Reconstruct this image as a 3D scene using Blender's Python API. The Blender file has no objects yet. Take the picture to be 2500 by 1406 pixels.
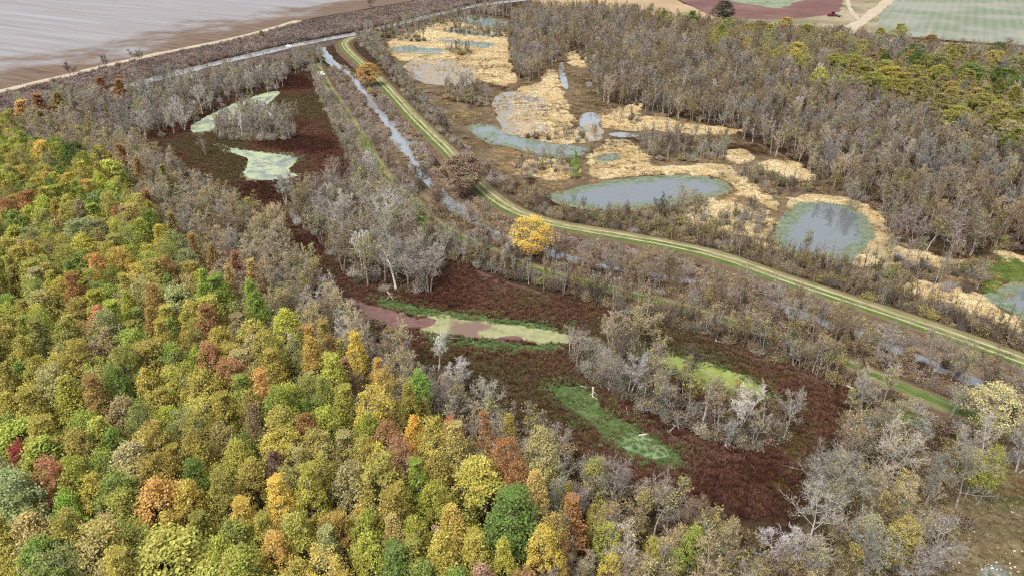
import bpy, math, random
import numpy as np

# ------------------------------------------------------------------ camera, sky, sun, exposure
SC = bpy.context.scene
COL = SC.collection
CAM_H, PITCH, FPX, CX, CY = 76.0, math.radians(28.0), 1785.0, 1250.0, 703.0
cam_data = bpy.data.cameras.new("camera")
cam = bpy.data.objects.new("camera", cam_data)
COL.objects.link(cam)
cam.location = (0, 0, CAM_H)
cam.rotation_euler = (math.pi / 2 - PITCH, 0, 0)
cam_data.sensor_width = 36.0
cam_data.lens = 36.0 * FPX / 2500.0
cam_data.clip_start = 1.0
cam_data.clip_end = 6000.0
SC.camera = cam

SUN_EL, SUN_AZ = math.radians(58), math.radians(-145)      # azimuth from +Y, clockwise positive
world = bpy.data.worlds.new("World")
SC.world = world
world.use_nodes = True
wn = world.node_tree
bg = wn.nodes["Background"]
sky = wn.nodes.new("ShaderNodeTexSky")
sky.sky_type = 'NISHITA'
sky.sun_disc = False
sky.sun_elevation = SUN_EL
sky.sun_rotation = SUN_AZ
sky.air_density = 1.0
sky.dust_density = 6.0
sky.ozone_density = 0.6
pale = wn.nodes.new("ShaderNodeHueSaturation")        # a thin even overcast takes most of the blue out
pale.inputs['Saturation'].default_value = 0.35
wn.links.new(sky.outputs[0], pale.inputs['Color'])
wn.links.new(pale.outputs[0], bg.inputs[0])
bg.inputs[1].default_value = 0.15
sun_data = bpy.data.lights.new("sun", 'SUN')
sun_data.energy = 1.5
sun_data.angle = math.radians(22)
sun_data.color = (1.0, 0.95, 0.87)
sun = bpy.data.objects.new("sun", sun_data)
COL.objects.link(sun)
sun.rotation_euler = (math.pi / 2 - SUN_EL, 0, math.pi - SUN_AZ)
sun.location = (0, 0, 300)
SC.view_settings.view_transform = 'Standard'
SC.view_settings.look = 'None'
SC.view_settings.gamma = 1.0
SC.view_settings.use_curve_mapping = False
SC.view_settings.exposure = 0.74
SC.cycles.use_denoising = False          # the fine twigs smear when denoised
SC.cycles.filter_width = 1.2
SC.cycles.max_bounces = 5
SC.cycles.diffuse_bounces = 3
SC.cycles.glossy_bounces = 2
SC.cycles.transmission_bounces = 3
SC.cycles.transparent_max_bounces = 6

# ------------------------------------------------------------------ geometry of the place (pixel -> ground point)
SP, CP = math.sin(PITCH), math.cos(PITCH)
def unproject(px, py, z=0.0):
    a = (np.asarray(px, float) - CX) / FPX
    b = (np.asarray(py, float) - CY) / FPX
    dx, dy, dz = a, CP - b * SP, -SP - b * CP
    t = (z - CAM_H) / dz
    return np.stack([dx * t, dy * t], -1)
def project(x, y, z):
    x, y, z = (np.asarray(v, float) for v in (x, y, z))
    dz = z - CAM_H
    f = y * CP - dz * SP
    u = y * SP + dz * CP
    return CX + FPX * x / f, CY - FPX * u / f, f
def W(pts, z=0.0):
    p = np.array(pts, float)
    return unproject(p[:, 0], p[:, 1], z)

RNG = np.random.default_rng(7)
def vnoise(x, y, seed=0):
    xi, yi = np.floor(x).astype(np.int64), np.floor(y).astype(np.int64)
    fx, fy = x - xi, y - yi
    fx, fy = fx * fx * (3 - 2 * fx), fy * fy * (3 - 2 * fy)
    def h(a, b):
        n = (a * 374761393 + b * 668265263 + seed * 1442695041) & 0x7fffffff
        n = ((n ^ (n >> 13)) * 1274126177) & 0x7fffffff
        return ((n ^ (n >> 16)) & 0xffff) / 65535.0
    return (h(xi, yi) * (1 - fx) + h(xi + 1, yi) * fx) * (1 - fy) + (h(xi, yi + 1) * (1 - fx) + h(xi + 1, yi + 1) * fx) * fy
def fbm(x, y, seed=0, o=3):
    s, a, t = 0, 1.0, 0
    for i in range(o):
        s = s + a * vnoise(x * 2 ** i, y * 2 ** i, seed + i * 17)
        t += a
        a *= 0.5
    return s / t * 2 - 1
def chaikin(p, n=2, closed=True):
    for _ in range(n):
        q = np.roll(p, -1, 0) if closed else p[1:]
        b = p if closed else p[:-1]
        r = np.empty((2 * len(b), 2))
        r[0::2] = 0.75 * b + 0.25 * q
        r[1::2] = 0.25 * b + 0.75 * q
        if not closed:
            r = np.vstack([p[:1], r, p[-1:]])
        p = r
    return p
def seg_dist(pts, a, b):
    ab = b - a
    t = np.clip(((pts - a) @ ab) / max(ab @ ab, 1e-9), 0, 1)
    return np.hypot(*(pts - a - t[:, None] * ab).T)
def inside(pts, poly):
    x, y = pts[:, 0], pts[:, 1]
    c = np.zeros(len(pts), bool)
    for a, b in zip(poly, np.roll(poly, -1, 0)):
        if a[1] != b[1]:
            c ^= ((a[1] > y) != (b[1] > y)) & (x < (b[0] - a[0]) * (y - a[1]) / (b[1] - a[1]) + a[0])
    return c
def sdf(pts, poly):
    d = np.full(len(pts), 1e9)
    for a, b in zip(poly, np.roll(poly, -1, 0)):
        d = np.minimum(d, seg_dist(pts, a, b))
    return np.where(inside(pts, poly), d, -d)
def line_dist(pts, line):
    d = np.full(len(pts), 1e9)
    for a, b in zip(line[:-1], line[1:]):
        d = np.minimum(d, seg_dist(pts, a, b))
    return d

# ------------------------------------------------------------------ mesh helpers
def new_mesh(name, verts, faces, mats=(), attrs=None, mat_idx=None, smooth=False):
    """faces: (n,k) array or list of tuples"""
    me = bpy.data.meshes.new(name)
    verts = np.asarray(verts, np.float32)
    if isinstance(faces, np.ndarray):
        n, k = faces.shape
        loops = faces.reshape(-1).astype(np.int32)
        starts = np.arange(n, dtype=np.int32) * k
        me.vertices.add(len(verts))
        me.vertices.foreach_set("co", verts.reshape(-1))
        me.loops.add(len(loops))
        me.loops.foreach_set("vertex_index", loops)
        me.polygons.add(n)
        me.polygons.foreach_set("loop_start", starts)
    else:
        me.from_pydata(verts.tolist(), [], faces)
    for m in mats:
        me.materials.append(m)
    if mat_idx is not None:
        me.polygons.foreach_set("material_index", np.asarray(mat_idx, np.int32))
    if smooth:
        me.polygons.foreach_set("use_smooth", np.ones(len(me.polygons), bool))
    me.update(calc_edges=True)
    for k, v in (attrs or {}).items():
        v = np.asarray(v, np.float32)
        if v.ndim == 1:
            at = me.attributes.new(k, 'FLOAT', 'POINT')
            at.data.foreach_set("value", v)
        else:
            at = me.attributes.new(k, 'FLOAT_COLOR', 'POINT')
            at.data.foreach_set("color", np.hstack([v, np.ones((len(v), 4 - v.shape[1]))]).astype(np.float32).reshape(-1))
    return me
def link(name, me, parent=None, **props):
    o = bpy.data.objects.new(name, me)
    COL.objects.link(o)
    if parent:
        o.parent = parent
    for k, v in props.items():
        o[k] = v
    return o
def thing(name, label, cat, loc=(0, 0, 0), rz=0.0, scale=(1, 1, 1), group=None):
    o = bpy.data.objects.new(name, None)
    o.empty_display_size = 0.5
    COL.objects.link(o)
    o.location = loc
    o.rotation_euler = (0, 0, rz)
    o.scale = scale
    o["label"], o["category"] = label, cat
    if group:
        o["group"] = group
    return o
class MB:
    """collects boxes, tubes and quads of one part"""
    def __init__(s):
        s.v, s.f = [], []
    def box(s, c, d, rz=0.0, taper=1.0):
        x, y, z = d[0] / 2, d[1] / 2, d[2] / 2
        b = len(s.v)
        cr, sr = math.cos(rz), math.sin(rz)
        for sz in (-1, 1):
            k = 1.0 if sz < 0 else taper
            for sx, sy in ((-1, -1), (1, -1), (1, 1), (-1, 1)):
                a, e = sx * x * k, sy * y * k
                s.v.append((c[0] + a * cr - e * sr, c[1] + a * sr + e * cr, c[2] + sz * z))
        s.f += [(b, b + 3, b + 2, b + 1), (b + 4, b + 5, b + 6, b + 7)] + [(b + i, b + (i + 1) % 4, b + 4 + (i + 1) % 4, b + 4 + i) for i in range(4)]
        return s
    def tube(s, pts, rad, n=8, cap=True):
        b = len(s.v)
        pts = [np.array(p, float) for p in pts]
        for i, p in enumerate(pts):
            t = pts[min(i + 1, len(pts) - 1)] - pts[max(i - 1, 0)]
            t /= np.linalg.norm(t) + 1e-9
            u = np.cross(t, (0, 0, 1) if abs(t[2]) < 0.9 else (1, 0, 0))
            u /= np.linalg.norm(u)
            w = np.cross(t, u)
            for k in range(n):
                a = 2 * math.pi * k / n
                s.v.append(tuple(p + rad[i] * (math.cos(a) * u + math.sin(a) * w)))
        for i in range(len(pts) - 1):
            for k in range(n):
                k2 = (k + 1) % n
                s.f.append((b + i * n + k, b + i * n + k2, b + (i + 1) * n + k2, b + (i + 1) * n + k))
        if cap:
            s.f.append(tuple(b + k for k in range(n)))
            s.f.append(tuple(b + (len(pts) - 1) * n + k for k in reversed(range(n))))
        return s
    def build(s, name, mat, parent=None):
        return link(name, new_mesh(name, np.array(s.v), s.f, [mat]), parent)

# ------------------------------------------------------------------ materials
def lin(r, g, b):
    return tuple((c / 255.0 / 12.92) if c <= 10 else ((c / 255.0 + 0.055) / 1.055) ** 2.4 for c in (r, g, b))
class NT:
    def __init__(s, name):
        s.m = bpy.data.materials.new(name)
        s.m.use_nodes = True
        s.t = s.m.node_tree
        s.t.nodes.clear()
        s.out = s.n('ShaderNodeOutputMaterial')
    def n(s, t, **kw):
        x = s.t.nodes.new(t)
        for k, v in kw.items():
            setattr(x, k, v)
        return x
    def l(s, a, b):
        s.t.links.new(a, b)
    def attr(s, name, kind='GEOMETRY', out='Color'):
        return s.n('ShaderNodeAttribute', attribute_name=name, attribute_type=kind).outputs[out]
    def pos(s):
        return s.n('ShaderNodeNewGeometry').outputs['Position']
    def scaled(s, vec, sx, sy, sz=1.0, rot=0.0):
        m = s.n('ShaderNodeMapping')
        if rot:
            r = s.n('ShaderNodeVectorRotate', rotation_type='Z_AXIS')
            r.inputs['Angle'].default_value = -rot
            s.l(vec, r.inputs['Vector'])
            vec = r.outputs[0]
        m.inputs['Scale'].default_value = (sx, sy, sz)
        s.l(vec, m.inputs['Vector'])
        return m.outputs[0]
    def noise(s, scale, detail=4, vec=None, rough=0.6, dist=0.0):
        x = s.n('ShaderNodeTexNoise')
        x.inputs['Scale'].default_value = scale
        x.inputs['Detail'].default_value = detail
        x.inputs['Roughness'].default_value = rough
        x.inputs['Distortion'].default_value = dist
        s.l(vec if vec is not None else s.pos(), x.inputs['Vector'])
        return x.outputs['Fac']
    def math(s, op, a, b=None, c=None):
        x = s.n('ShaderNodeMath', operation=op)
        for i, v in enumerate((a, b, c)):
            if v is None:
                continue
            if isinstance(v, (int, float)):
                x.inputs[i].default_value = v
            else:
                s.l(v, x.inputs[i])
        return x.outputs[0]
    def ramp(s, fac, stops, interp='LINEAR'):
        x = s.n('ShaderNodeValToRGB')
        x.color_ramp.interpolation = interp
        e = x.color_ramp.elements
        while len(e) < len(stops):
            e.new(0.5)
        for el, (p, c) in zip(e, stops):
            el.position = p
            el.color = (*c, 1) if len(c) == 3 else c
        s.l(fac, x.inputs[0])
        return x.outputs[0]
    def step(s, v, lo, hi):
        x = s.n('ShaderNodeMapRange', interpolation_type='SMOOTHSTEP')
        s.l(v, x.inputs[0])
        x.inputs[1].default_value, x.inputs[2].default_value = lo, hi
        return x.outputs[0]
    def mix(s, fac, a, b, mode='MIX'):
        x = s.n('ShaderNodeMix', data_type='RGBA', blend_type=mode)
        for i, v in ((0, fac), (6, a), (7, b)):
            if isinstance(v, (int, float)):
                x.inputs[i].default_value = v
            elif isinstance(v, tuple):
                x.inputs[i].default_value = (*v, 1)
            else:
                s.l(v, x.inputs[i])
        return x.outputs[2]
    def bump(s, h, strength=0.5, dist=0.3):
        x = s.n('ShaderNodeBump')
        x.inputs['Strength'].default_value = strength
        x.inputs['Distance'].default_value = dist
        s.l(h, x.inputs['Height'])
        return x.outputs[0]
    def diffuse(s, col, normal=None):
        d = s.n('ShaderNodeBsdfDiffuse')
        if isinstance(col, tuple):
            d.inputs[0].default_value = (*col, 1)
        else:
            s.l(col, d.inputs[0])
        if normal is not None:
            s.l(normal, d.inputs['Normal'])
        return d.outputs[0]
    def principled(s, col, rough=0.6, normal=None, **kw):
        d = s.n('ShaderNodeBsdfPrincipled')
        for key, v in (('Base Color', col), ('Roughness', rough)):
            if isinstance(v, tuple):
                d.inputs[key].default_value = (*v, 1)
            elif isinstance(v, (int, float)):
                d.inputs[key].default_value = v
            else:
                s.l(v, d.inputs[key])
        for k, v in kw.items():
            d.inputs[k].default_value = v
        if normal is not None:
            s.l(normal, d.inputs['Normal'])
        return d.outputs[0]
    def done(s, shader):
        s.l(shader, s.out.inputs[0])
        return s.m

GK = 0.45       # soils and litter are darker than they look in the bright picture
def gl(r, g, b):
    return tuple(GK * c for c in lin(r, g, b))
def ground_mat(name, stops, scale=0.25, fine=1.6, fine_amt=0.5, bump=0.35, patch=None):
    t = NT(name)
    c = t.ramp(t.noise(scale, 6, rough=0.65), stops)
    if patch:                                   # (scale, lo, hi, colour) wide patches of another colour
        for sc_, lo, hi, pc in patch:
            c = t.mix(t.step(t.noise(sc_, 4, rough=0.7, dist=0.6), lo, hi), c, pc)
    f = t.noise(fine, 5, rough=0.75)
    g = t.ramp(f, [(0.25, (1 - fine_amt,) * 3), (0.5, (1, 1, 1)), (0.78, (1 + fine_amt,) * 3)])
    c = t.mix(1.0, c, g, 'MULTIPLY')
    return t.done(t.diffuse(c, t.bump(f, bump, 0.4)))

M = {}
M['floor'] = ground_mat('leaf_litter', [(0.3, gl(52, 42, 34)), (0.5, gl(84, 68, 54)), (0.7, gl(104, 86, 66))],
                        patch=[(0.03, 0.52, 0.62, gl(92, 86, 58))])
M['mud'] = ground_mat('mud', [(0.3, gl(108, 92, 76)), (0.5, gl(140, 122, 100)), (0.7, gl(172, 148, 118))], 0.12, 1.2, 0.4,
                      patch=[(0.06, 0.5, 0.62, gl(80, 60, 46)), (0.09, 0.56, 0.66, gl(120, 112, 70))])
M['red'] = ground_mat('red_marsh', [(0.3, gl(62, 46, 36)), (0.5, gl(88, 62, 48)), (0.7, gl(116, 88, 70))], 0.1, 1.3, 0.5,
                      patch=[(0.03, 0.5, 0.66, gl(82, 70, 42)), (0.11, 0.58, 0.68, gl(60, 46, 36))])
M['olive'] = ground_mat('olive_weeds', [(0.3, gl(66, 58, 30)), (0.5, gl(92, 82, 44)), (0.7, gl(112, 92, 58))], 0.15, 1.2, 0.5)
M['mauve'] = ground_mat('mauve_mud', [(0.3, gl(96, 74, 68)), (0.5, gl(122, 98, 90)), (0.7, gl(148, 124, 116))], 0.2, 1.5, 0.35)
M['straw'] = ground_mat('straw', [(0.25, gl(170, 146, 106)), (0.45, gl(212, 188, 140)), (0.65, gl(236, 216, 174))], 0.16, 0.9, 0.45, 0.8,
                        patch=[(0.05, 0.57, 0.68, gl(204, 172, 122)), (0.22, 0.56, 0.68, gl(134, 112, 82))])
M['moss'] = ground_mat('moss', [(0.3, gl(80, 102, 58)), (0.5, gl(102, 126, 76)), (0.7, gl(128, 150, 98))], 0.2, 1.0, 0.4)
M['pale'] = ground_mat('pale_slime', [(0.3, gl(112, 146, 96)), (0.6, gl(160, 190, 138)), (0.8, gl(176, 198, 158))], 0.3, 1.0, 0.2)
M['drygrass'] = ground_mat('dry_grass', [(0.25, gl(104, 94, 70)), (0.5, gl(140, 126, 96)), (0.72, gl(174, 158, 126))], 0.12, 1.4, 0.45,
                           patch=[(0.07, 0.52, 0.62, gl(96, 98, 60)), (0.05, 0.56, 0.66, gl(134, 108, 78))])
M['weedy'] = ground_mat('green_weeds', [(0.3, gl(84, 92, 48)), (0.5, gl(104, 128, 62)), (0.7, gl(134, 142, 78))], 0.2, 1.2, 0.4,
                        patch=[(0.15, 0.55, 0.65, gl(112, 88, 56))])
M['tanfield'] = ground_mat('tan_field', [(0.35, gl(204, 176, 142)), (0.5, gl(214, 188, 152)), (0.65, gl(222, 196, 162))], 0.02, 0.5, 0.1)
M['redfield'] = ground_mat('fallow_field', [(0.3, gl(132, 104, 100)), (0.5, gl(150, 116, 112)), (0.7, gl(166, 138, 130))], 0.03, 0.3, 0.2)
M['scrub'] = ground_mat('scrub_field', [(0.3, gl(136, 146, 120)), (0.5, gl(166, 180, 150)), (0.7, gl(192, 200, 176))], 0.06, 0.35, 0.35)
M['verge'] = ground_mat('verge', [(0.3, gl(150, 136, 110)), (0.5, gl(188, 174, 146)), (0.7, gl(216, 204, 176))], 0.03, 0.3, 0.25,
                        patch=[(0.02, 0.5, 0.6, gl(150, 156, 118))])
M['dirt'] = ground_mat('dirt_track', [(0.3, gl(206, 188, 160)), (0.5, gl(226, 210, 184)), (0.7, gl(240, 228, 206))], 0.15, 0.7, 0.15)
M['bank'] = ground_mat('bank_soil', [(0.3, gl(84, 72, 68)), (0.5, gl(116, 102, 96)), (0.7, gl(150, 134, 126))], 0.12, 0.8, 0.4)
M['tanbank'] = ground_mat('dry_bank', [(0.3, gl(124, 104, 88)), (0.5, gl(160, 138, 116)), (0.7, gl(190, 168, 140))], 0.14, 1.2, 0.4,
                        patch=[(0.08, 0.55, 0.66, gl(112, 92, 80)), (0.06, 0.56, 0.66, gl(140, 134, 92))])
M['gravel'] = ground_mat('gravel', [(0.3, gl(128, 132, 120)), (0.5, gl(160, 162, 152)), (0.7, gl(196, 196, 186))], 0.8, 3.0, 0.4)

def field_grey():
    t = NT('harvested_field')
    p = t.pos()
    rows = t.scaled(p, 0.01, 0.34, 1, math.radians(-28))
    rows2 = t.scaled(p, 0.004, 0.09, 1, math.radians(-28))
    a = t.noise(1.0, 4, rows, 0.6)
    b = t.noise(1.0, 3, rows2, 0.55)
    c = t.ramp(a, [(0.3, gl(166, 163, 164)), (0.5, gl(182, 179, 181)), (0.7, gl(196, 193, 196))])
    c = t.mix(t.math('MULTIPLY', t.step(b, 0.54, 0.72), 0.6), c, gl(204, 206, 214))
    d = t.attr('d', out='Fac')                   # metres inside the field's edge: bare soil along the track
    e = t.math('ADD', d, t.math('MULTIPLY', t.math('SUBTRACT', t.noise(0.02, 5, rough=0.65), 0.5), 190.0))
    soil = t.ramp(t.noise(1.0, 4, t.scaled(p, 0.03, 0.6, 1, math.radians(-28))), [(0.35, gl(122, 104, 92)), (0.65, gl(164, 144, 128))])
    c = t.mix(t.step(e, 62.0, 18.0), c, soil)
    return t.done(t.diffuse(c))
M['greyfield'] = field_grey()
def field_green():
    t = NT('sprouting_field')
    p = t.pos()
    ang = math.radians(-29.5)
    rows = t.scaled(p, 0.12, 0.0015, 1, ang)
    w = t.n('ShaderNodeTexWave', wave_type='BANDS', bands_direction='X')
    w.inputs['Scale'].default_value = 0.9
    w.inputs['Distortion'].default_value = 0.15
    t.l(t.scaled(p, 0.062, 0.003, 1, ang), w.inputs['Vector'])
    a = t.noise(1.0, 3, rows)
    g = t.step(t.noise(0.02, 4), 0.42, 0.62)
    c = t.mix(g, gl(150, 164, 140), gl(180, 184, 170))
    c = t.mix(t.math('MULTIPLY', w.outputs['Fac'], 0.2), c, gl(206, 202, 190))
    c = t.mix(t.step(a, 0.56, 0.68), c, gl(200, 190, 172))
    return t.done(t.diffuse(c))
M['greenfield'] = field_green()

def water_mat(name, murk, algae=None, algae_lo=0.5, algae_hi=0.6, rim=0.0, ascale=0.25, pink=None, rough=0.04, ior=1.6):
    """open water, with floating algae on it: more of it within 'rim' metres of the shore"""
    t = NT(name)
    water = t.principled(murk, rough, t.bump(t.noise(1.1, 2), 0.005, 0.2), IOR=ior)
    if algae is None:
        return t.done(water)
    v = t.noise(ascale, 6, rough=0.72, dist=0.5)
    if rim:
        d = t.attr('d', out='Fac')
        v = t.math('ADD', v, t.math('MULTIPLY', t.step(d, rim, 0.0), 0.4))
    fac = t.step(v, algae_lo, algae_hi)
    ac = t.ramp(t.noise(0.6, 5, rough=0.7), algae)
    if pink:
        pa, lo, hi = pink
        ac = t.mix(t.step(t.noise(0.055, 4, rough=0.55, dist=0.4), lo, hi), ac, pa)
    mx = t.n('ShaderNodeMixShader')
    t.l(fac, mx.inputs[0])
    t.l(water, mx.inputs[1])
    t.l(t.diffuse(ac), mx.inputs[2])
    return t.done(mx.outputs[0])
M['canal'] = water_mat('canal_water', gl(186, 186, 186), None, ior=2.4)
M['ditch'] = water_mat('ditch_water', gl(176, 184, 192), [(0.3, gl(124, 124, 104)), (0.7, gl(170, 168, 146))], 0.6, 0.7, 0.6, 0.5, ior=2.4)
GREY_ALG = [(0.3, gl(112, 128, 100)), (0.5, gl(142, 156, 130)), (0.7, gl(172, 182, 164))]
M['pond'] = water_mat('pond_water', gl(132, 142, 146), GREY_ALG, 0.54, 0.8, 7.5, 0.14, ior=3.0, rough=0.015)
M['shallow'] = water_mat('shallow_water', gl(150, 162, 166), GREY_ALG, 0.42, 0.62, 2.0, 0.2, ior=1.8)
M['algae_white'] = water_mat('algae_pale', gl(150, 160, 160), [(0.3, gl(180, 194, 150)), (0.5, gl(206, 220, 180)), (0.7, gl(224, 232, 206))], 0.40, 0.56, 2.0, 0.12, ior=1.7)
M['algae_green'] = water_mat('algae_green', gl(140, 150, 120), [(0.3, gl(146, 164, 88)), (0.5, gl(176, 190, 108)), (0.7, gl(192, 200, 130))], 0.30, 0.5, 1.0, 0.2, ior=1.6)
M['algae_pink'] = water_mat('algae_pink', gl(150, 156, 146), [(0.3, gl(160, 166, 118)), (0.5, gl(192, 194, 142)), (0.7, gl(206, 204, 160))], 0.30, 0.48, 1.0, 0.3,
                            (gl(160, 136, 122), 0.56, 0.62), ior=1.6)
M['algae_mauve'] = water_mat('algae_mauve', gl(140, 120, 118), [(0.3, gl(134, 100, 98)), (0.5, gl(150, 116, 112)), (0.7, gl(160, 130, 122))], 0.30, 0.4, 1.0, 0.3, ior=1.5)

def levee_mat(name, rut, width, green, green_at):
    """mown grass strip: 'u' is metres across, 's' metres along; wheel ruts are bare"""
    t = NT(name)
    u, s_ = t.attr('u', out='Fac'), t.attr('s', out='Fac')
    cv = t.n('ShaderNodeCombineXYZ')
    t.l(u, cv.inputs[0]); t.l(s_, cv.inputs[1])
    n1 = t.noise(1.0, 6, t.scaled(cv.outputs[0], 1.2, 0.22), 0.78)
    n2 = t.noise(1.0, 5, t.scaled(cv.outputs[0], 0.3, 0.045), 0.66)
    dry = t.ramp(n1, [(0.3, gl(128, 124, 86)), (0.5, gl(164, 158, 112)), (0.7, gl(204, 194, 146))])
    grn = t.ramp(n1, [(0.3, gl(84, 106, 52)), (0.5, gl(112, 134, 72)), (0.7, gl(152, 160, 100))])
    uj = t.math('ADD', u, t.math('MULTIPLY', t.math('SUBTRACT', n2, 0.5), 3.2))
    g = t.math('SUBTRACT', t.math('ADD', n2, 0.16), t.math('MULTIPLY', t.math('ABSOLUTE', t.math('SUBTRACT', uj, green_at)), 0.16))
    c = t.mix(t.step(g, 0.40 - green, 0.52 - green), dry, grn)
    r = t.math('ABSOLUTE', t.math('SUBTRACT', t.math('ABSOLUTE', t.math('ADD', u, t.math('MULTIPLY', t.math('SUBTRACT', n2, 0.5), 0.5))), 0.95))
    c = t.mix(t.math('MULTIPLY', t.math('MULTIPLY', t.step(r, 0.5, 0.15), t.step(t.math('ADD', n1, t.math('MULTIPLY', n2, 0.6)), 0.58, 0.88)), rut), c, gl(232, 222, 186))
    e = t.math('ADD', t.math('ABSOLUTE', u), t.math('MULTIPLY', t.math('SUBTRACT', n1, 0.5), 4.2))
    brown = t.ramp(n1, [(0.3, gl(92, 78, 64)), (0.5, gl(128, 108, 90)), (0.7, gl(158, 138, 116))])
    c = t.mix(t.step(e, width - 0.9, width + 0.4), c, brown)
    return t.done(t.diffuse(c, t.bump(n1, 0.4, 0.3)))
M['levee'] = levee_mat('mown_levee', 0.85, 3.1, 0.01, 1.6)
M['levee2'] = levee_mat('grassy_levee', 0.1, 2.2, -0.06, 0.0)

def leaf_mat():
    t = NT('leaves')
    a = t.attr('leaf_tint', 'INSTANCER')
    b = t.attr('leaf_tint_b', 'INSTANCER')
    lv = t.n('ShaderNodeSeparateColor')
    t.l(t.attr('lv'), lv.inputs[0])
    c = t.mix(lv.outputs[0], a, b)
    k = t.math('ADD', t.math('MULTIPLY', lv.outputs[1], 0.8), 0.6)
    hsv = t.n('ShaderNodeHueSaturation')
    t.l(c, hsv.inputs['Color'])
    t.l(k, hsv.inputs['Value'])
    hsv.inputs['Saturation'].default_value = 0.93
    t.l(t.math('ADD', t.math('MULTIPLY', lv.outputs[2], 0.03), 0.488), hsv.inputs['Hue'])
    tr = t.n('ShaderNodeBsdfTranslucent')
    t.l(hsv.outputs[0], tr.inputs[0])
    mx = t.n('ShaderNodeMixShader')
    mx.inputs[0].default_value = 0.28
    t.l(t.diffuse(hsv.outputs[0]), mx.inputs[1])
    t.l(tr.outputs[0], mx.inputs[2])
    return t.done(mx.outputs[0])
def bark_mat():
    t = NT('bark')
    a = t.attr('bark_tint', 'INSTANCER')
    n = t.ramp(t.noise(1.3, 3), [(0.3, (0.65,) * 3), (0.7, (1.35,) * 3)])
    return t.done(t.diffuse(t.mix(1.0, a, n, 'MULTIPLY')))
M['leaf'], M['bark'] = leaf_mat(), bark_mat()
def plain(name, col, rough=0.5, metallic=0.0):
    t = NT(name)
    n = t.ramp(t.noise(2.0, 3), [(0.3, (0.85,) * 3), (0.7, (1.1,) * 3)])
    return t.done(t.principled(t.mix(1.0, col, n, 'MULTIPLY'), rough, Metallic=metallic))
def wood_mat():
    t = NT('weathered_wood')
    n = t.ramp(t.noise(2.2, 4), [(0.3, lin(128, 118, 110)), (0.6, lin(186, 178, 170)), (0.8, lin(214, 208, 200))])
    return t.done(t.diffuse(n))
M['wood'] = wood_mat()

# ------------------------------------------------------------------ sheets of ground and water
def sheet(name, polys, z, mat, res=0.8, amp=1.0, nscale=0.18, holes=(), smooth=2, world=False, seed=0, **props):
    P = [chaikin(p if world else W(p), smooth) for p in polys]
    Hh = [chaikin(W(p), smooth) for p in holes]
    allp = np.vstack(P)
    lo, hi = allp.min(0) - amp - res, allp.max(0) + amp + res
    nx, ny = int((hi[0] - lo[0]) / res) + 2, int((hi[1] - lo[1]) / res) + 2
    gx, gy = np.meshgrid(lo[0] + np.arange(nx) * res, lo[1] + np.arange(ny) * res)
    pts = np.stack([gx.ravel(), gy.ravel()], 1)
    D = np.full(len(pts), -1e9)
    for p in P:
        D = np.maximum(D, sdf(pts, p))
    for h in Hh:
        D = np.minimum(D, -sdf(pts, h))
    D = D + amp * fbm(pts[:, 0] * nscale, pts[:, 1] * nscale, seed + len(name)) + 0.3 * amp * fbm(pts[:, 0] * nscale * 5, pts[:, 1] * nscale * 5, seed + 3)
    ins = D > 0
    G = np.arange(nx * ny).reshape(ny, nx)
    c = np.stack([G[:-1, :-1], G[:-1, 1:], G[1:, 1:], G[1:, :-1]], -1).reshape(-1, 4)
    cnt = ins[c].sum(1)
    full = c[cnt == 4]
    idx = np.full(nx * ny, -1)
    use = np.unique(np.concatenate([full.ravel(), c[(cnt > 0) & (cnt < 4)].ravel()]))
    use = use[ins[use]]
    idx[use] = np.arange(len(use))
    verts = [pts[use]]
    dv = [D[use]]
    faces = [tuple(f) for f in idx[full].tolist()]
    extra, ed, edge = [], [], {}
    base = len(use)
    for cell in c[(cnt > 0) & (cnt < 4)]:
        f = []
        for i in range(4):
            a, b = int(cell[i]), int(cell[(i + 1) % 4])
            if ins[a]:
                f.append(int(idx[a]))
            if ins[a] != ins[b]:
                k = (a, b) if a < b else (b, a)
                if k not in edge:
                    t = D[a] / (D[a] - D[b])
                    extra.append(pts[a] + t * (pts[b] - pts[a]))
                    edge[k] = base + len(extra) - 1
                f.append(edge[k])
        if len(f) > 2:
            faces.append(tuple(f))
    if extra:
        verts.append(np.array(extra))
        dv.append(np.zeros(len(extra)))
    v = np.vstack(verts)
    me = new_mesh(name, np.hstack([v, np.full((len(v), 1), z)]), faces, [mat], {'d': np.concatenate(dv)})
    return link(name, me, **{'kind': 'structure', **props})

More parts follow.
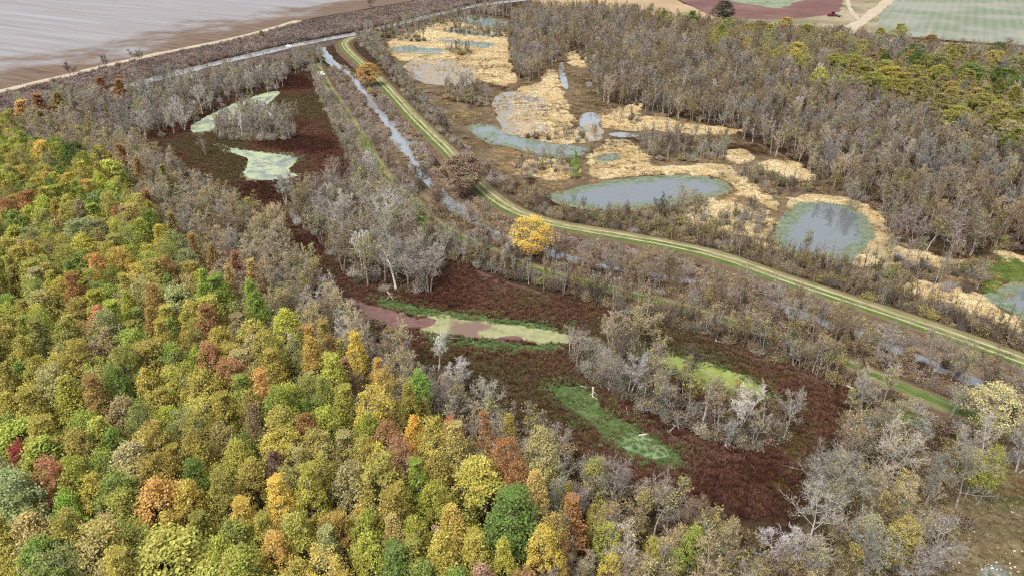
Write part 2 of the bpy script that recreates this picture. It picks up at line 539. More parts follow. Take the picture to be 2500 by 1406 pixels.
def densify(line, step):
    p = chaikin(np.asarray(line, float), 3, closed=False)
    s = np.concatenate([[0], np.cumsum(np.hypot(*np.diff(p, axis=0).T))])
    q = np.arange(0, s[-1], step)
    return np.stack([np.interp(q, s, p[:, 0]), np.interp(q, s, p[:, 1])], 1), q
def strip(name, line, offs, heights, mat, step=1.5, z=0.0, wob=0.0, **props):
    p, s = densify(line, step)
    t = np.gradient(p, axis=0)
    t /= np.linalg.norm(t, axis=1)[:, None]
    nrm = np.stack([t[:, 1], -t[:, 0]], 1)             # to the right of travel
    n, k = len(p), len(offs)
    V, U, S = [], [], []
    for j, (o, h) in enumerate(zip(offs, heights)):
        oo = o * (1 + wob * fbm(s * 0.07 + 31.7 * (o > 0), s * 0 + 5.1, 3))
        q = p + nrm * (oo[:, None] if np.ndim(oo) else oo)
        V.append(np.hstack([q, np.full((n, 1), z + h)]))
        U.append(np.full(n, o)); S.append(s)
    V = np.stack(V, 1).reshape(-1, 3)
    U = np.stack(U, 1).reshape(-1); S = np.stack(S, 1).reshape(-1)
    G = np.arange(n * k).reshape(n, k)
    f = np.stack([G[:-1, :-1], G[:-1, 1:], G[1:, 1:], G[1:, :-1]], -1).reshape(-1, 4)
    me = new_mesh(name, V, f, [mat], {'u': U, 's': S, 'd': 50 - np.abs(U)}, smooth=True)
    return link(name, me, **{'kind': 'structure', **props})

# the ground: one sheet to the horizon
gs = np.linspace(-1300, 1300, 26)
gx, gy = np.meshgrid(gs, gs + 1000)
G = np.arange(26 * 26).reshape(26, 26)
link('ground', new_mesh('ground', np.stack([gx.ravel(), gy.ravel(), 0 * gx.ravel()], 1),
     np.stack([G[:-1, :-1], G[:-1, 1:], G[1:, 1:], G[1:, :-1]], -1).reshape(-1, 4), [M['floor']]), kind='structure')
Zn = [0.0]
def zl():
    Zn[0] += 0.006
    return Zn[0]

# far fields
sheet('harvested_field', [[(-700, -40), (-700, 330), (-200, 268), (0, 222), (170, 183), (350, 138), (560, 97), (730, 50), (900, 21), (1010, 3), (1120, -30)]], zl(), M['greyfield'], 4.0, 2.0, 0.03, smooth=1)
sheet('canal_bank', [[(-500, 330), (0, 226), (170, 187), (350, 142), (560, 101), (730, 53), (900, 24), (1010, 5), (1130, -25), (1300, -20), (1250, 8), (1100, 42), (960, 78), (860, 98), (700, 140), (560, 175), (330, 232), (100, 290), (-300, 390)]], zl(), M['bank'], 2.0, 2.0, 0.05, smooth=1)
sheet('tan_field', [[(1240, -45), (1300, 15), (1420, 22), (1520, 30), (1640, 44), (1700, 52), (1760, 48), (1735, 36), (1690, 18), (1650, 0), (1560, -40)]], zl(), M['tanfield'], 3.0, 1.5, 0.05, smooth=1)
sheet('fallow_field', [[(1560, -40), (1655, 0), (1700, 20), (1745, 42), (1790, 50), (1900, 52), (2010, 44), (2050, 36), (2070, 0), (2080, -40)]], zl(), M['redfield'], 3.0, 3.0, 0.04, smooth=1)
sheet('scrub_field', [[(1760, -40), (1770, 0), (1830, 12), (1900, 22), (1925, 18), (1940, 4), (2010, -2), (2080, -40)]], zl(), M['scrub'], 3.0, 4.0, 0.06, smooth=1)
sheet('field_verge', [[(1760, 46), (1900, 50), (2000, 42), (2060, 24), (2060, -40), (2185, -40), (2180, 0), (2140, 70), (2150, 90), (2320, 106), (2600, 125), (2600, 165), (2300, 140), (2100, 110), (1950, 95), (1800, 75), (1700, 66)]], zl(), M['verge'], 2.5, 3.0, 0.06, smooth=1)
sheet('sprouting_field', [[(2180, -40), (2172, 0), (2132, 70), (2150, 84), (2300, 98), (2500, 112), (2800, 130), (2900, -40)]], zl(), M['greenfield'], 4.0, 1.5, 0.05, smooth=1)
def track(name, px, half, mat=None, z=None):
    return strip(name, W(px), [-half, -half * .3, half * .3, half], [0, 0.05, 0.05, 0], mat or M['dirt'], 3.0, z or zl(), 0.5)
track('field_track', [(-300, 290), (0, 223), (170, 184), (350, 139), (560, 98), (640, 78), (730, 51)], 3.2)
track('farm_road', [(2205, -30), (2165, 5), (2125, 38), (2085, 64), (2060, 80), (2040, 98)], 4.2)
track('wheel_track', [(2072, -30), (2068, 8), (2078, 28), (2096, 48)], 1.6)
track('farm_lane', [(1960, 84), (2010, 78), (2055, 74), (2085, 66)], 2.2)

# the wet ground of the right half and the floor of the marshes
sheet('mudflat', [[(900, 60), (1100, 35), (1260, 40), (1270, 130), (1400, 110), (1470, 170), (1480, 260), (1600, 270), (1720, 300), (1900, 370), (2000, 420), (2180, 500), (2200, 590), (2360, 620), (2540, 620), (2560, 900), (2400, 820), (2150, 720), (1900, 640), (1640, 580), (1340, 540), (1220, 480), (1130, 390), (1050, 300), (980, 190), (930, 120)]], zl(), M['mud'], 1.6, 3.0, 0.08)
RED_UP = [(345, 325), (420, 308), (470, 298), (520, 268), (570, 240), (640, 216), (690, 186), (745, 183), (775, 225), (805, 290), (835, 345), (860, 400), (860, 445), (800, 470), (760, 540), (820, 640), (880, 700), (860, 740), (760, 660), (680, 570), (600, 500), (520, 455), (440, 420), (390, 380), (350, 345)]
RED_LO = [(880, 690), (960, 690), (1040, 640), (1100, 640), (1200, 680), (1370, 735), (1560, 765), (1700, 795), (1850, 850), (1960, 900), (2070, 945), (2075, 1000), (2020, 1060), (1985, 1130), (1985, 1200), (1960, 1290), (1860, 1280), (1700, 1230), (1550, 1170), (1400, 1110), (1280, 1050), (1150, 980), (1040, 920), (1000, 860), (930, 800), (850, 740)]
sheet('red_marsh', [RED_UP], zl(), M['red'], 0.9, 2.0, 0.12)
sheet('red_marsh', [RED_LO], zl(), M['red'], 0.7, 1.5, 0.12)
sheet('mud_margin', [[(1150, 655), (1230, 688), (1310, 712), (1370, 738), (1330, 745), (1280, 742), (1230, 722), (1180, 690)], [(1560, 765), (1700, 795), (1850, 850), (1960, 900), (2060, 940), (2030, 950), (1930, 912), (1840, 880), (1700, 822), (1620, 800)],
      [(1490, 960), (1560, 1020), (1640, 1060), (1720, 1090), (1780, 1100), (1870, 1110), (1820, 1130), (1740, 1110), (1640, 1080), (1560, 1060)]], zl(), M['mauve'], 0.7, 1.2, 0.2)
sheet('olive_weeds', [[(1240, 710), (1290, 728), (1340, 732), (1330, 752), (1270, 748)], [(1850, 880), (1930, 960), (2040, 980), (2000, 1060), (1960, 1130), (1960, 1240), (1890, 1230), (1860, 1160), (1930, 1090), (1940, 1010), (1880, 950), (1800, 900)], [(1030, 830), (1120, 850), (1160, 890), (1120, 930), (1040, 900)]], zl(), M['olive'], 0.7, 1.6, 0.16)
MOSS = [[(1325, 945), (1370, 932), (1430, 950), (1480, 990), (1540, 1040), (1610, 1075), (1670, 1120), (1650, 1145), (1560, 1120), (1490, 1080), (1420, 1020), (1360, 980)], [(915, 728), (960, 735), (1030, 752), (1150, 768), (1250, 782), (1380, 800), (1390, 815), (1250, 800), (1100, 782), (1000, 768), (930, 750)], [(1030, 815), (1130, 828), (1280, 845), (1380, 845), (1380, 856), (1250, 856), (1120, 846), (1040, 832)], [(1540, 845), (1600, 860), (1720, 880), (1800, 910), (1870, 950), (1900, 970), (1860, 985), (1700, 950), (1600, 900), (1530, 870)]]
sheet('moss_bed', MOSS, zl(), M['moss'], 0.5, 2.0, 0.25)
sheet('slime_patch', [[(1500, 1068), (1555, 1052), (1610, 1080), (1642, 1112), (1580, 1124), (1525, 1100)]], zl(), M['pale'], 0.4, 1.0, 0.35)
sheet('algae_pool', [[(455, 312), (490, 292), (540, 266), (590, 242), (660, 223), (692, 224), (655, 250), (655, 262), (690, 272), (712, 300), (690, 312), (560, 312), (500, 330), (470, 332)]], zl(), M['algae_white'], 0.6, 2.2, 0.2)
sheet('algae_pool', [[(520, 350), (575, 358), (620, 370), (690, 371), (738, 382), (740, 396), (700, 420), (745, 430), (720, 448), (650, 448), (592, 442), (578, 430), (596, 405), (612, 394), (585, 380), (540, 366)]], zl(), M['algae_white'], 0.6, 2.2, 0.2, seed=5)
sheet('algae_pool', [[(1010, 765), (1060, 768), (1150, 782), (1250, 796), (1340, 808), (1420, 818), (1500, 835), (1420, 840), (1330, 842), (1250, 840), (1150, 826), (1060, 822), (1020, 812), (1015, 790)]], zl(), M['algae_pink'], 0.5, 1.4, 0.3)
sheet('algae_pool', [[(770, 715), (840, 725), (900, 742), (1000, 766), (1010, 790), (985, 812), (900, 800), (830, 770)]], zl(), M['algae_mauve'], 0.6, 0.8, 0.25)
sheet('algae_pool', [[(995, 772), (1050, 775), (1066, 786), (1050, 798), (1010, 808), (985, 800)], [(1200, 832), (1215, 822), (1250, 818), (1276, 824), (1272, 836), (1230, 837)]], zl(), M['algae_mauve'], 0.4, 0.7, 0.4, seed=3)
sheet('algae_pool', [[(1598, 866), (1660, 872), (1740, 892), (1810, 918), (1868, 955), (1850, 968), (1790, 962), (1700, 935), (1640, 905), (1605, 885)]], zl(), M['algae_green'], 0.45, 1.2, 0.3)

# cut straw-coloured reed beds of the right half
STRAW = [
    [(935, 110), (1000, 80), (1060, 58), (1120, 55), (1180, 68), (1240, 80), (1245, 112), (1240, 125), (1256, 165), (1262, 205), (1220, 212), (1160, 190), (1150, 165), (1000, 156), (960, 135)],
    [(1385, 128), (1420, 122), (1455, 150), (1450, 170), (1415, 165), (1390, 158)],
    [(1335, 170), (1352, 172), (1360, 200), (1380, 255), (1408, 300), (1370, 320), (1300, 325), (1240, 315), (1255, 260), (1268, 212), (1320, 208)],
    [(1465, 288), (1500, 268), (1560, 250), (1570, 268), (1530, 288), (1600, 285), (1690, 302), (1810, 318), (1800, 332), (1700, 330), (1600, 318), (1550, 325), (1480, 318)],
    [(1250, 328), (1330, 325), (1430, 318), (1470, 330), (1440, 348), (1400, 355), (1300, 345)],
    [(1480, 345), (1540, 345), (1560, 375), (1610, 412), (1700, 405), (1780, 400), (1810, 420), (1835, 455), (1890, 490), (1905, 520), (1860, 500), (1800, 470), (1770, 432), (1700, 424), (1600, 426), (1500, 434), (1440, 440), (1430, 400)],
    [(1260, 395), (1330, 388), (1400, 398), (1420, 425), (1380, 440), (1300, 435), (1260, 425)],
    [(1770, 362), (1830, 375), (1842, 400), (1790, 402)], [(1840, 402), (1900, 384), (1950, 405), (1978, 430), (1950, 442), (1900, 428)],
    [(1690, 500), (1780, 490), (1830, 510), (1890, 545), (1880, 590), (1850, 580), (1780, 570), (1690, 555), (1640, 535)],
    [(1920, 500), (1970, 474), (2020, 478), (2090, 496), (2145, 512), (2150, 540), (2170, 600), (2240, 616), (2340, 640), (2320, 652), (2200, 650), (2120, 655), (2070, 650), (2090, 632), (2128, 590), (2130, 520), (2060, 505), (1990, 492), (1930, 520)],
    [(1830, 585), (1890, 600), (1960, 640), (1900, 630), (1830, 610)],
    [(2130, 660), (2250, 690), (2330, 712), (2400, 722), (2440, 760), (2520, 830), (2540, 880), (2420, 815), (2300, 775), (2200, 735), (2120, 690)],
    [(2450, 620), (2510, 632), (2540, 650), (2500, 645), (2455, 632)]]
sheet('reed_bed', STRAW, zl(), M['straw'], 0.9, 2.6, 0.14)
# ponds and channels of the right half
def pond(poly, mat='pond', res=0.6, amp=1.5, **k):
    sheet('pond', poly, zl(), M[mat], res, amp, 0.2, **k)
pond([[(1335, 480), (1400, 463), (1450, 448), (1520, 438), (1600, 430), (1700, 429), (1755, 436), (1788, 455), (1778, 474), (1740, 487), (1650, 502), (1550, 512), (1470, 519), (1400, 513), (1350, 497)]])
pond([[(1886, 560), (1922, 515), (1955, 490), (2000, 484), (2060, 498), (2118, 514), (2142, 540), (2136, 580), (2112, 612), (2080, 646), (2000, 632), (1940, 622), (1885, 604)]])
pond([[(2440, 690), (2480, 680), (2560, 690), (2600, 830), (2540, 820), (2470, 765), (2420, 742), (2395, 722), (2410, 708)]])
sheet('green_weeds', [[(2400, 640), (2440, 622), (2510, 640), (2560, 660), (2560, 690), (2500, 688), (2455, 692), (2440, 712), (2400, 715), (2385, 690)]], zl(), M['weedy'], 0.6, 1.2, 0.2)
pond([[(1138, 312), (1165, 302), (1222, 308), (1238, 330), (1300, 344), (1400, 354), (1445, 360), (1430, 380), (1380, 390), (1320, 380), (1250, 364), (1190, 350), (1150, 332)]], 'shallow')
pond([[(936, 122), (980, 113), (1040, 114), (1090, 122), (1100, 132), (1050, 134), (980, 132)]], 'shallow', 1.0)
pond([[(1072, 70), (1120, 66), (1180, 76), (1228, 86), (1225, 93), (1160, 92), (1100, 84)]], 'shallow', 1.0)
pond([[(1030, 95), (1080, 90), (1150, 100), (1235, 106), (1240, 118), (1170, 120), (1090, 106), (1040, 102)]], 'shallow', 1.0)
pond([[(1110, 46), (1150, 36), (1230, 50), (1262, 66), (1220, 74), (1150, 62)]], 'shallow', 1.0)
pond([[(1000, 172), (1040, 168), (1110, 182), (1155, 190), (1150, 205), (1080, 206), (1020, 192)], [(990, 158), (1060, 152), (1148, 158), (1140, 170), (1070, 166)]], 'canal', 0.8)
pond([[(1362, 158), (1375, 150), (1380, 175), (1386, 200), (1390, 218), (1378, 222), (1366, 200)], [(1428, 200), (1448, 202), (1444, 214), (1430, 212)]], 'ditch', 0.6, 0.5)
pond([[(1412, 285), (1440, 272), (1468, 285), (1462, 305), (1470, 322), (1440, 330), (1412, 318)], [(1474, 328), (1520, 324), (1562, 328), (1556, 338), (1500, 338)]], 'ditch', 0.6, 0.5)
pond([[(1216, 250), (1226, 252), (1238, 280), (1246, 298), (1232, 310), (1222, 306), (1224, 285)], [(1236, 256), (1262, 250), (1258, 270), (1248, 290), (1240, 272)], [(1282, 262), (1300, 262), (1298, 274), (1284, 272)]], 'ditch', 0.5, 0.5)
M['streaks'] = water_mat('flooded_reeds', gl(160, 170, 176), [(0.3, gl(150, 120, 80)), (0.5, gl(206, 172, 116)), (0.7, gl(226, 202, 152))], 0.47, 0.55, 0.0, 0.45, ior=2.2)
pond([[(1200, 240), (1250, 222), (1320, 228), (1335, 255), (1310, 290), (1350, 318), (1300, 334), (1240, 330), (1212, 310)], [(1400, 320), (1440, 300), (1480, 318), (1470, 345), (1410, 350)]], 'streaks', 0.8, 2.0)
pond([[(985, 150), (1060, 145), (1165, 158), (1165, 215), (1070, 212), (1000, 195)]], 'streaks', 0.9, 2.5)
pond([[(1440, 392), (1500, 372), (1520, 385), (1470, 405)]], 'shallow', 0.6)
sheet('dry_clearing', [[(2080, 1130), (2220, 1080), (2350, 1130), (2520, 1060), (2650, 1100), (2750, 1500), (2000, 1500), (2030, 1330), (2090, 1240)]], zl(), M['drygrass'], 0.7, 1.5, 0.15)
sheet('gravel_patch', [[(2380, 1392), (2410, 1380), (2450, 1385), (2470, 1420), (2390, 1430)]], zl(), M['gravel'], 0.4, 0.8, 0.5)
sheet('grass_patch', [[(2100, 935), (2230, 980), (2290, 1010), (2270, 1040), (2230, 1045), (2200, 1020), (2130, 970)], [(2360, 1000), (2410, 1005), (2400, 1040), (2350, 1040)]], zl(), M['weedy'], 0.6, 1.0, 0.25)

sheet('ditch_bank', [[(800, 140), (860, 175), (930, 260), (1010, 350), (1080, 430), (1160, 500), (1260, 555), (1450, 605), (1650, 645), (1850, 700), (2050, 770), (2250, 840), (2480, 925), (2700, 1010), (2700, 1110), (2400, 1010), (2150, 900), (1950, 830), (1750, 770), (1550, 720), (1350, 668), (1180, 605), (1060, 530), (960, 430), (890, 320), (820, 210)]], zl(), M['tanbank'], 0.9, 1.5, 0.15)
# water courses and the two levees
CANAL = [(-300, 372), (0, 290), (150, 252), (340, 205), (480, 168), (600, 140), (700, 116), (800, 97), (870, 85), (950, 66), (1075, 33), (1180, 12), (1280, 2), (1400, -10)]
strip('canal', W(CANAL), [-4.6, 0, 4.6], [0, 0, 0], M['canal'], 3.0, zl(), 0.35)
DITCH = [(784, 118), (800, 145), (835, 170), (872, 205), (915, 265), (955, 310), (990, 355), (1008, 400), (1050, 452), (1092, 498), (1150, 545)]
DITCH2 = [(1150, 548), (1230, 582), (1340, 622), (1480, 658), (1650, 682), (1820, 720), (1960, 772), (2110, 825), (2240, 880), (2380, 940), (2560, 1010)]
strip('ditch', W(DITCH), [-2.3, 0, 2.3], [0, 0, 0], M['ditch'], 1.2, zl(), 0.95)
strip('ditch', W(DITCH2), [-1.7, 0, 1.7], [0, 0, 0], M['ditch'], 1.2, zl(), 0.9)
LEVEE = [(862, 96), (838, 108), (842, 122), (870, 150), (918, 192), (962, 240), (1010, 295), (1058, 342), (1102, 385), (1142, 432), (1176, 470), (1215, 502), (1262, 530), (1340, 556), (1450, 576), (1570, 595), (1700, 622), (1800, 650), (1900, 688), (2050, 738), (2200, 788), (2350, 840), (2500, 896), (2700, 970)]
PROF = ([-5.6, -4.4, -3.2, -2.2, -1.3, -0.6, 0, 0.6, 1.3, 2.2, 3.2, 4.4, 5.6], [0, .35, .8, .95, .93, .93, .98, .93, .93, .95, .8, .35, 0])
strip('levee', W(LEVEE), *PROF, M['levee'], 1.5, zl(), 0.12)
LEVEE2 = [(772, 160), (800, 215), (845, 280), (880, 335), (912, 392), (945, 440), (1000, 498), (1050, 545), (1100, 578), (1200, 622), (1300, 664), (1400, 695), (1600, 742), (1800, 800), (1950, 850), (2070, 900), (2220, 965), (2400, 1040), (2600, 1120)]
PROF2 = ([-4.6, -3.6, -2.6, -1.3, 0, 1.3, 2.6, 3.6, 4.6], [0, .3, .62, .7, .72, .7, .62, .3, 0])
strip('levee', W(LEVEE2), *PROF2, M['levee2'], 1.5, zl(), 0.12)
DT = densify(W(DITCH), 2.0)[0]
DT2 = densify(W(DITCH2), 2.0)[0]
LV1, LV2 = densify(W(LEVEE), 2.0)[0], densify(W(LEVEE2), 2.0)[0]
def ground_z(xy):
    xy = np.atleast_2d(xy)
    a = np.interp(line_dist(xy, LV1), [0, 2.2, 3.2, 4.4, 5.6], [.95, .95, .8, .35, 0])
    b = np.interp(line_dist(xy, LV2), [0, 2.6, 3.6, 4.6], [.7, .62, .3, 0])
    return np.maximum(a, b) + 0.0

# ------------------------------------------------------------------ tree shapes (each built once, then shared)
class Geo:
    def __init__(s):
        s.v, s.f, s.m, s.lv, s.n = [], [], [], [], 0
    def add(s, v, f, m, lv=None):
        v = np.asarray(v, float); f = np.asarray(f)
        if f.shape[1] == 3:
            f = np.hstack([f, f[:, 2:3]])        # kept as degenerate marker, split later
        s.v.append(v); s.f.append(f + s.n); s.m.append(np.full(len(f), m))
        s.lv.append(np.zeros((len(v), 3)) if lv is None else lv)
        s.n += len(v)
    def arrays(s):
        return np.vstack(s.v), np.vstack(s.f), np.concatenate(s.m), np.vstack(s.lv)
def geo_mesh(name, *geos):
    V, F, Mi, L, n = [], [], [], [], 0
    for g in geos:
        if not g.v:
            continue
        v, f, m, l = g.arrays()
        V.append(v); F.append(f + n); Mi.append(m); L.append(l); n += len(v)
    if not V:
        return None
    V, F, Mi, L = np.vstack(V), np.vstack(F), np.concatenate(Mi), np.vstack(L)
    tri = F[:, 2] == F[:, 3]
    t = np.vstack([F[tri][:, :3], F[~tri][:, [0, 1, 2]], F[~tri][:, [0, 2, 3]]]).astype(np.int32)
    mi = np.concatenate([Mi[tri], Mi[~tri], Mi[~tri]])
    return new_mesh(name, V, t, [M['bark'], M['leaf']], {'lv': L}, mi)

def tube_geo(g, pts, rad, n):
    pts = np.asarray(pts, float)
    t = np.gradient(pts, axis=0)
    t /= np.linalg.norm(t, axis=1)[:, None] + 1e-9
    ref = np.array([0.31, 0.17, 0.05]) if abs(t[0, 2]) > 0.8 else np.array([0, 0, 1.0])
    u = np.cross(t, ref); u /= np.linalg.norm(u, axis=1)[:, None] + 1e-9
    w = np.cross(t, u)
    a = np.arange(n) * 2 * math.pi / n
    v = pts[:, None] + np.asarray(rad)[:, None, None] * (np.cos(a)[None, :, None] * u[:, None] + np.sin(a)[None, :, None] * w[:, None])
    k = len(pts)
    G = np.arange(k * n).reshape(k, n)
    f = np.stack([G[:-1], np.roll(G[:-1], -1, 1), np.roll(G[1:], -1, 1), G[1:]], -1).reshape(-1, 4)
    g.add(v.reshape(-1, 3), f, 0)
def spikes(g, P, Q, r):
    """many thin tapering twigs from P to Q"""
    P, Q = np.asarray(P), np.asarray(Q)
    n = len(P)
    if n == 0:
        return
    t = Q - P
    t /= np.linalg.norm(t, axis=1)[:, None] + 1e-9
    u = np.cross(t, np.array([0.3, 0.5, 0.81])); u /= np.linalg.norm(u, axis=1)[:, None] + 1e-9
    w = np.cross(t, u)
    r = np.broadcast_to(np.asarray(r, float), (n,))[:, None]
    c = [P + r * (math.cos(a) * u + math.sin(a) * w) for a in (0, 2.094, 4.189)]
    v = np.stack([*c, Q], 1).reshape(-1, 3)
    b = np.arange(n)[:, None] * 4
    f = np.vstack([b + np.array([[0, 1, 3]]), b + np.array([[1, 2, 3]]), b + np.array([[2, 0, 3]])])
    g.add(v, f, 0)
def leaves(g, rng, C, N, size, mixv, bright=None):
    """one folded-diamond leaf spray per centre"""
    n = len(C)
    if n == 0:
        return
    N = N / (np.linalg.norm(N, axis=1)[:, None] + 1e-9)
    u = np.cross(N, rng.normal(size=(n, 3))); u /= np.linalg.norm(u, axis=1)[:, None] + 1e-9
    w = np.cross(N, u)
    s = (size * rng.uniform(0.65, 1.35, n))[:, None]
    v = np.stack([C - u * s, C - w * s * 0.62 + N * s * 0.2, C + u * s, C + w * s * 0.62 + N * s * 0.2], 1).reshape(-1, 3)
    f = np.arange(n * 4).reshape(n, 4)
    lv = np.stack([mixv, rng.random(n) if bright is None else bright, rng.random(n)], 1)
    g.add(v, f, 1, np.repeat(lv, 4, 0))

def leafy_tree(seed, H=15.0, R=3.2, zc=0.62, zr=0.36, ncl=180, nlf=50, lsize=0.155, cone=0.0, density=1.0, crad=0.62):
    rng = np.random.default_rng(seed)
    tr, cr = Geo(), Geo()
    bd = rng.normal(size=(9, 3)); bd /= np.linalg.norm(bd, axis=1)[:, None]
    ba = rng.uniform(-0.34, 0.42, 9)
    d = rng.normal(size=(ncl, 3)); d[:, 2] += 0.25
    d /= np.linalg.norm(d, axis=1)[:, None]
    rad = 1 + (np.clip(d @ bd.T, 0, 1) ** 3 * ba).sum(1)
    q = rng.random(ncl) ** 0.33
    q = np.where(rng.random(ncl) < 0.75, 0.72 + 0.28 * q, q)
    C = d * (rad * q)[:, None] * np.array([R, R, H * zr]) + np.array([0, 0, H * zc])
    if cone:
        k = np.clip((H - C[:, 2]) / (H * (zr + 1 - zc)), 0.12, 1.15)
        C[:, :2] *= (k ** cone)[:, None] * 1.2
    C[:, 2] = np.maximum(C[:, 2], H * 0.16)
    out = (C - [0, 0, H * (zc - 0.12)]); out /= np.linalg.norm(out, axis=1)[:, None]
    n = int(nlf * density)
    cl = np.repeat(np.arange(ncl), n)
    off = rng.normal(size=(ncl * n, 3)) * (crad * rng.uniform(0.6, 1.35, ncl)[cl])[:, None] * np.array([0.62, 0.62, 0.42])
    P = C[cl] + off
    P[:, 2] = np.minimum(P[:, 2], H * 1.01)
    Nn = out[cl] * 0.7 + rng.normal(size=P.shape) * 0.55 + np.array([0, 0, 0.45])
    hz = (C[:, 2] - C[:, 2].min()) / np.ptp(C[:, 2])
    sd = C @ bd[0] / (R * 1.6)
    mv = np.clip(0.7 * rng.random(ncl) + 0.45 * hz + 0.35 * sd - 0.2, 0, 1)
    leaves(cr, rng, P, Nn, lsize, np.clip(mv[cl] + rng.normal(size=len(cl)) * 0.1, 0, 1), np.clip(rng.normal(0.5, 0.2, len(cl)) + (rng.random(ncl)[cl] - 0.5) * 0.35, 0, 1))
    z = np.linspace(0, 0.85 * H, 6)
    trunk = np.stack([np.cumsum(rng.normal(0, 0.09, 6)), np.cumsum(rng.normal(0, 0.09, 6)), z], 1); trunk[0, :2] = 0
    tube_geo(tr, trunk, np.interp(z, [0, 0.04 * H, 0.85 * H], [0.34, 0.24, 0.05]), 6)
    for i in rng.choice(ncl, 20, replace=False):
        z0 = np.clip(C[i, 2] - rng.uniform(1.2, 3.0), 0.22 * H, 0.8 * H)
        a = np.array([np.interp(z0, trunk[:, 2], trunk[:, 0]), np.interp(z0, trunk[:, 2], trunk[:, 1]), z0])
        mid = (a + C[i]) / 2 + [0, 0, -0.25]
        tube_geo(tr, [a, mid, C[i]], [0.1, 0.06, 0.02], 4)
    return tr, cr

def bare_tree(seed, H, R, stems=1, lean=0.1, fork=0.4, n1=8, n2=6, n3=7, up=0.35, trunk_r=0.17, leafn=0, lsize=0.13, droop=0.0, tw=0.021, tips=0.5):
    """leafless or thinly leaved tree: stems > limbs > branches > twigs (> a few leaves)"""
    rng = np.random.default_rng(seed)
    tr, cr = Geo(), Geo()
    tP, tQ, tR, ends = [], [], [], []
    def unit(v):
        return v / (np.linalg.norm(v) + 1e-9)
    def walk(p, d, L, k, jit, upw):
        pts = [p]
        for _ in range(k):
            d = unit(d + rng.normal(size=3) * jit + np.array([0, 0, upw]))
            pts.append(pts[-1] + d * L / k)
        return np.array(pts), d
    for s in range(stems):
        az = rng.uniform(0, 2 * math.pi)
        ln = lean * rng.uniform(0.4, 1.3)
        d0 = unit(np.array([math.cos(az) * ln, math.sin(az) * ln, 1]))
        hs = H * rng.uniform(0.82, 1.0) * (1.0 if s == 0 else rng.uniform(0.7, 1.0))
        p0 = np.array([math.cos(az), math.sin(az), 0]) * (0.25 * (stems > 1))
        pts, _ = walk(p0, d0, hs * 0.93, 7, 0.07, 0.05)
        rad = np.linspace(trunk_r, trunk_r * 0.14, 8); rad[0] *= 1.35
        tube_geo(tr, pts, rad, 6)
        for i in range(n1):
            t = fork + (1 - fork) * ((i + rng.random()) / n1) * 0.97
            k = t * 7; j = min(int(k), 6)
            a = pts[j] + (pts[j + 1] - pts[j]) * (k - j)
            az2 = i * 2.4 + rng.uniform(-0.5, 0.5) + s
            el = rng.uniform(0.25, 0.75) + up * t
            dd = np.array([math.cos(az2) * math.cos(el), math.sin(az2) * math.cos(el), math.sin(el)])
            L1 = R * rng.uniform(0.7, 1.15) * (1.15 - 0.65 * (t - fork) / (1 - fork + 1e-6))
            b, dd = walk(a, dd, L1, 4, 0.16, 0.10 - droop * 0.1)
            r1 = max(trunk_r * 0.42 * (1.2 - t * 0.7), 0.03)
            tube_geo(tr, b, np.linspace(r1, r1 * 0.3, 5), 4)
            for q in range(n2):
                t2 = 0.22 + 0.78 * (q + rng.random()) / n2
                k2 = t2 * 4; j2 = min(int(k2), 3)
                c = b[j2] + (b[j2 + 1] - b[j2]) * (k2 - j2)
                d2 = unit(dd + rng.normal(size=3) * 0.75 + [0, 0, 0.25 - droop * 0.5])
                L2 = L1 * rng.uniform(0.28, 0.55)
                e, d3 = walk(c, d2, L2, 2, 0.2, 0.06 - droop * 0.25)
                tube_geo(cr, e, [r1 * 0.32 + 0.008, r1 * 0.2 + 0.006, 0.012], 3)
                for w in range(n3):
                    t3 = 0.15 + 0.85 * (w + rng.random()) / n3
                    k3 = t3 * 2; j3 = min(int(k3), 1)
                    o = e[j3] + (e[j3 + 1] - e[j3]) * (k3 - j3)
                    d4 = unit(d3 + rng.normal(size=3) * 0.7 + [0, 0, 0.15 - droop * 0.6])
                    x = o + d4 * L2 * rng.uniform(0.35, 0.8) * (0.6 + tips)
                    tP.append(o); tQ.append(x); tR.append(tw)
                    ends.append(x)
                    for _ in range(2):
                        o2 = o + (x - o) * rng.uniform(0.2, 0.8)
                        x2 = o2 + unit(d4 + rng.normal(size=3) * 0.8) * L2 * rng.uniform(0.2, 0.45)
                        tP.append(o2); tQ.append(x2); tR.append(tw * 0.75)
                        ends.append(x2)
    spikes(cr, np.array(tP), np.array(tQ), np.array(tR))
    if leafn:
        E = np.array(ends)
        g = rng.integers(0, 5, 3)
        clump = fbm(E[:, 0] * 0.5 + seed, E[:, 1] * 0.5 + E[:, 2] * 0.35, seed, 2)
        wgt = np.clip(clump + 0.35 + 0.25 * (E[:, 2] / H), 0.02, None); wgt /= wgt.sum()
        i = rng.choice(len(E), leafn, p=wgt)
        P = E[i] + rng.normal(size=(leafn, 3)) * 0.16
        leaves(cr, rng, P, rng.normal(size=P.shape) + [0, 0, 0.6], lsize, rng.random(leafn))
    return tr, cr
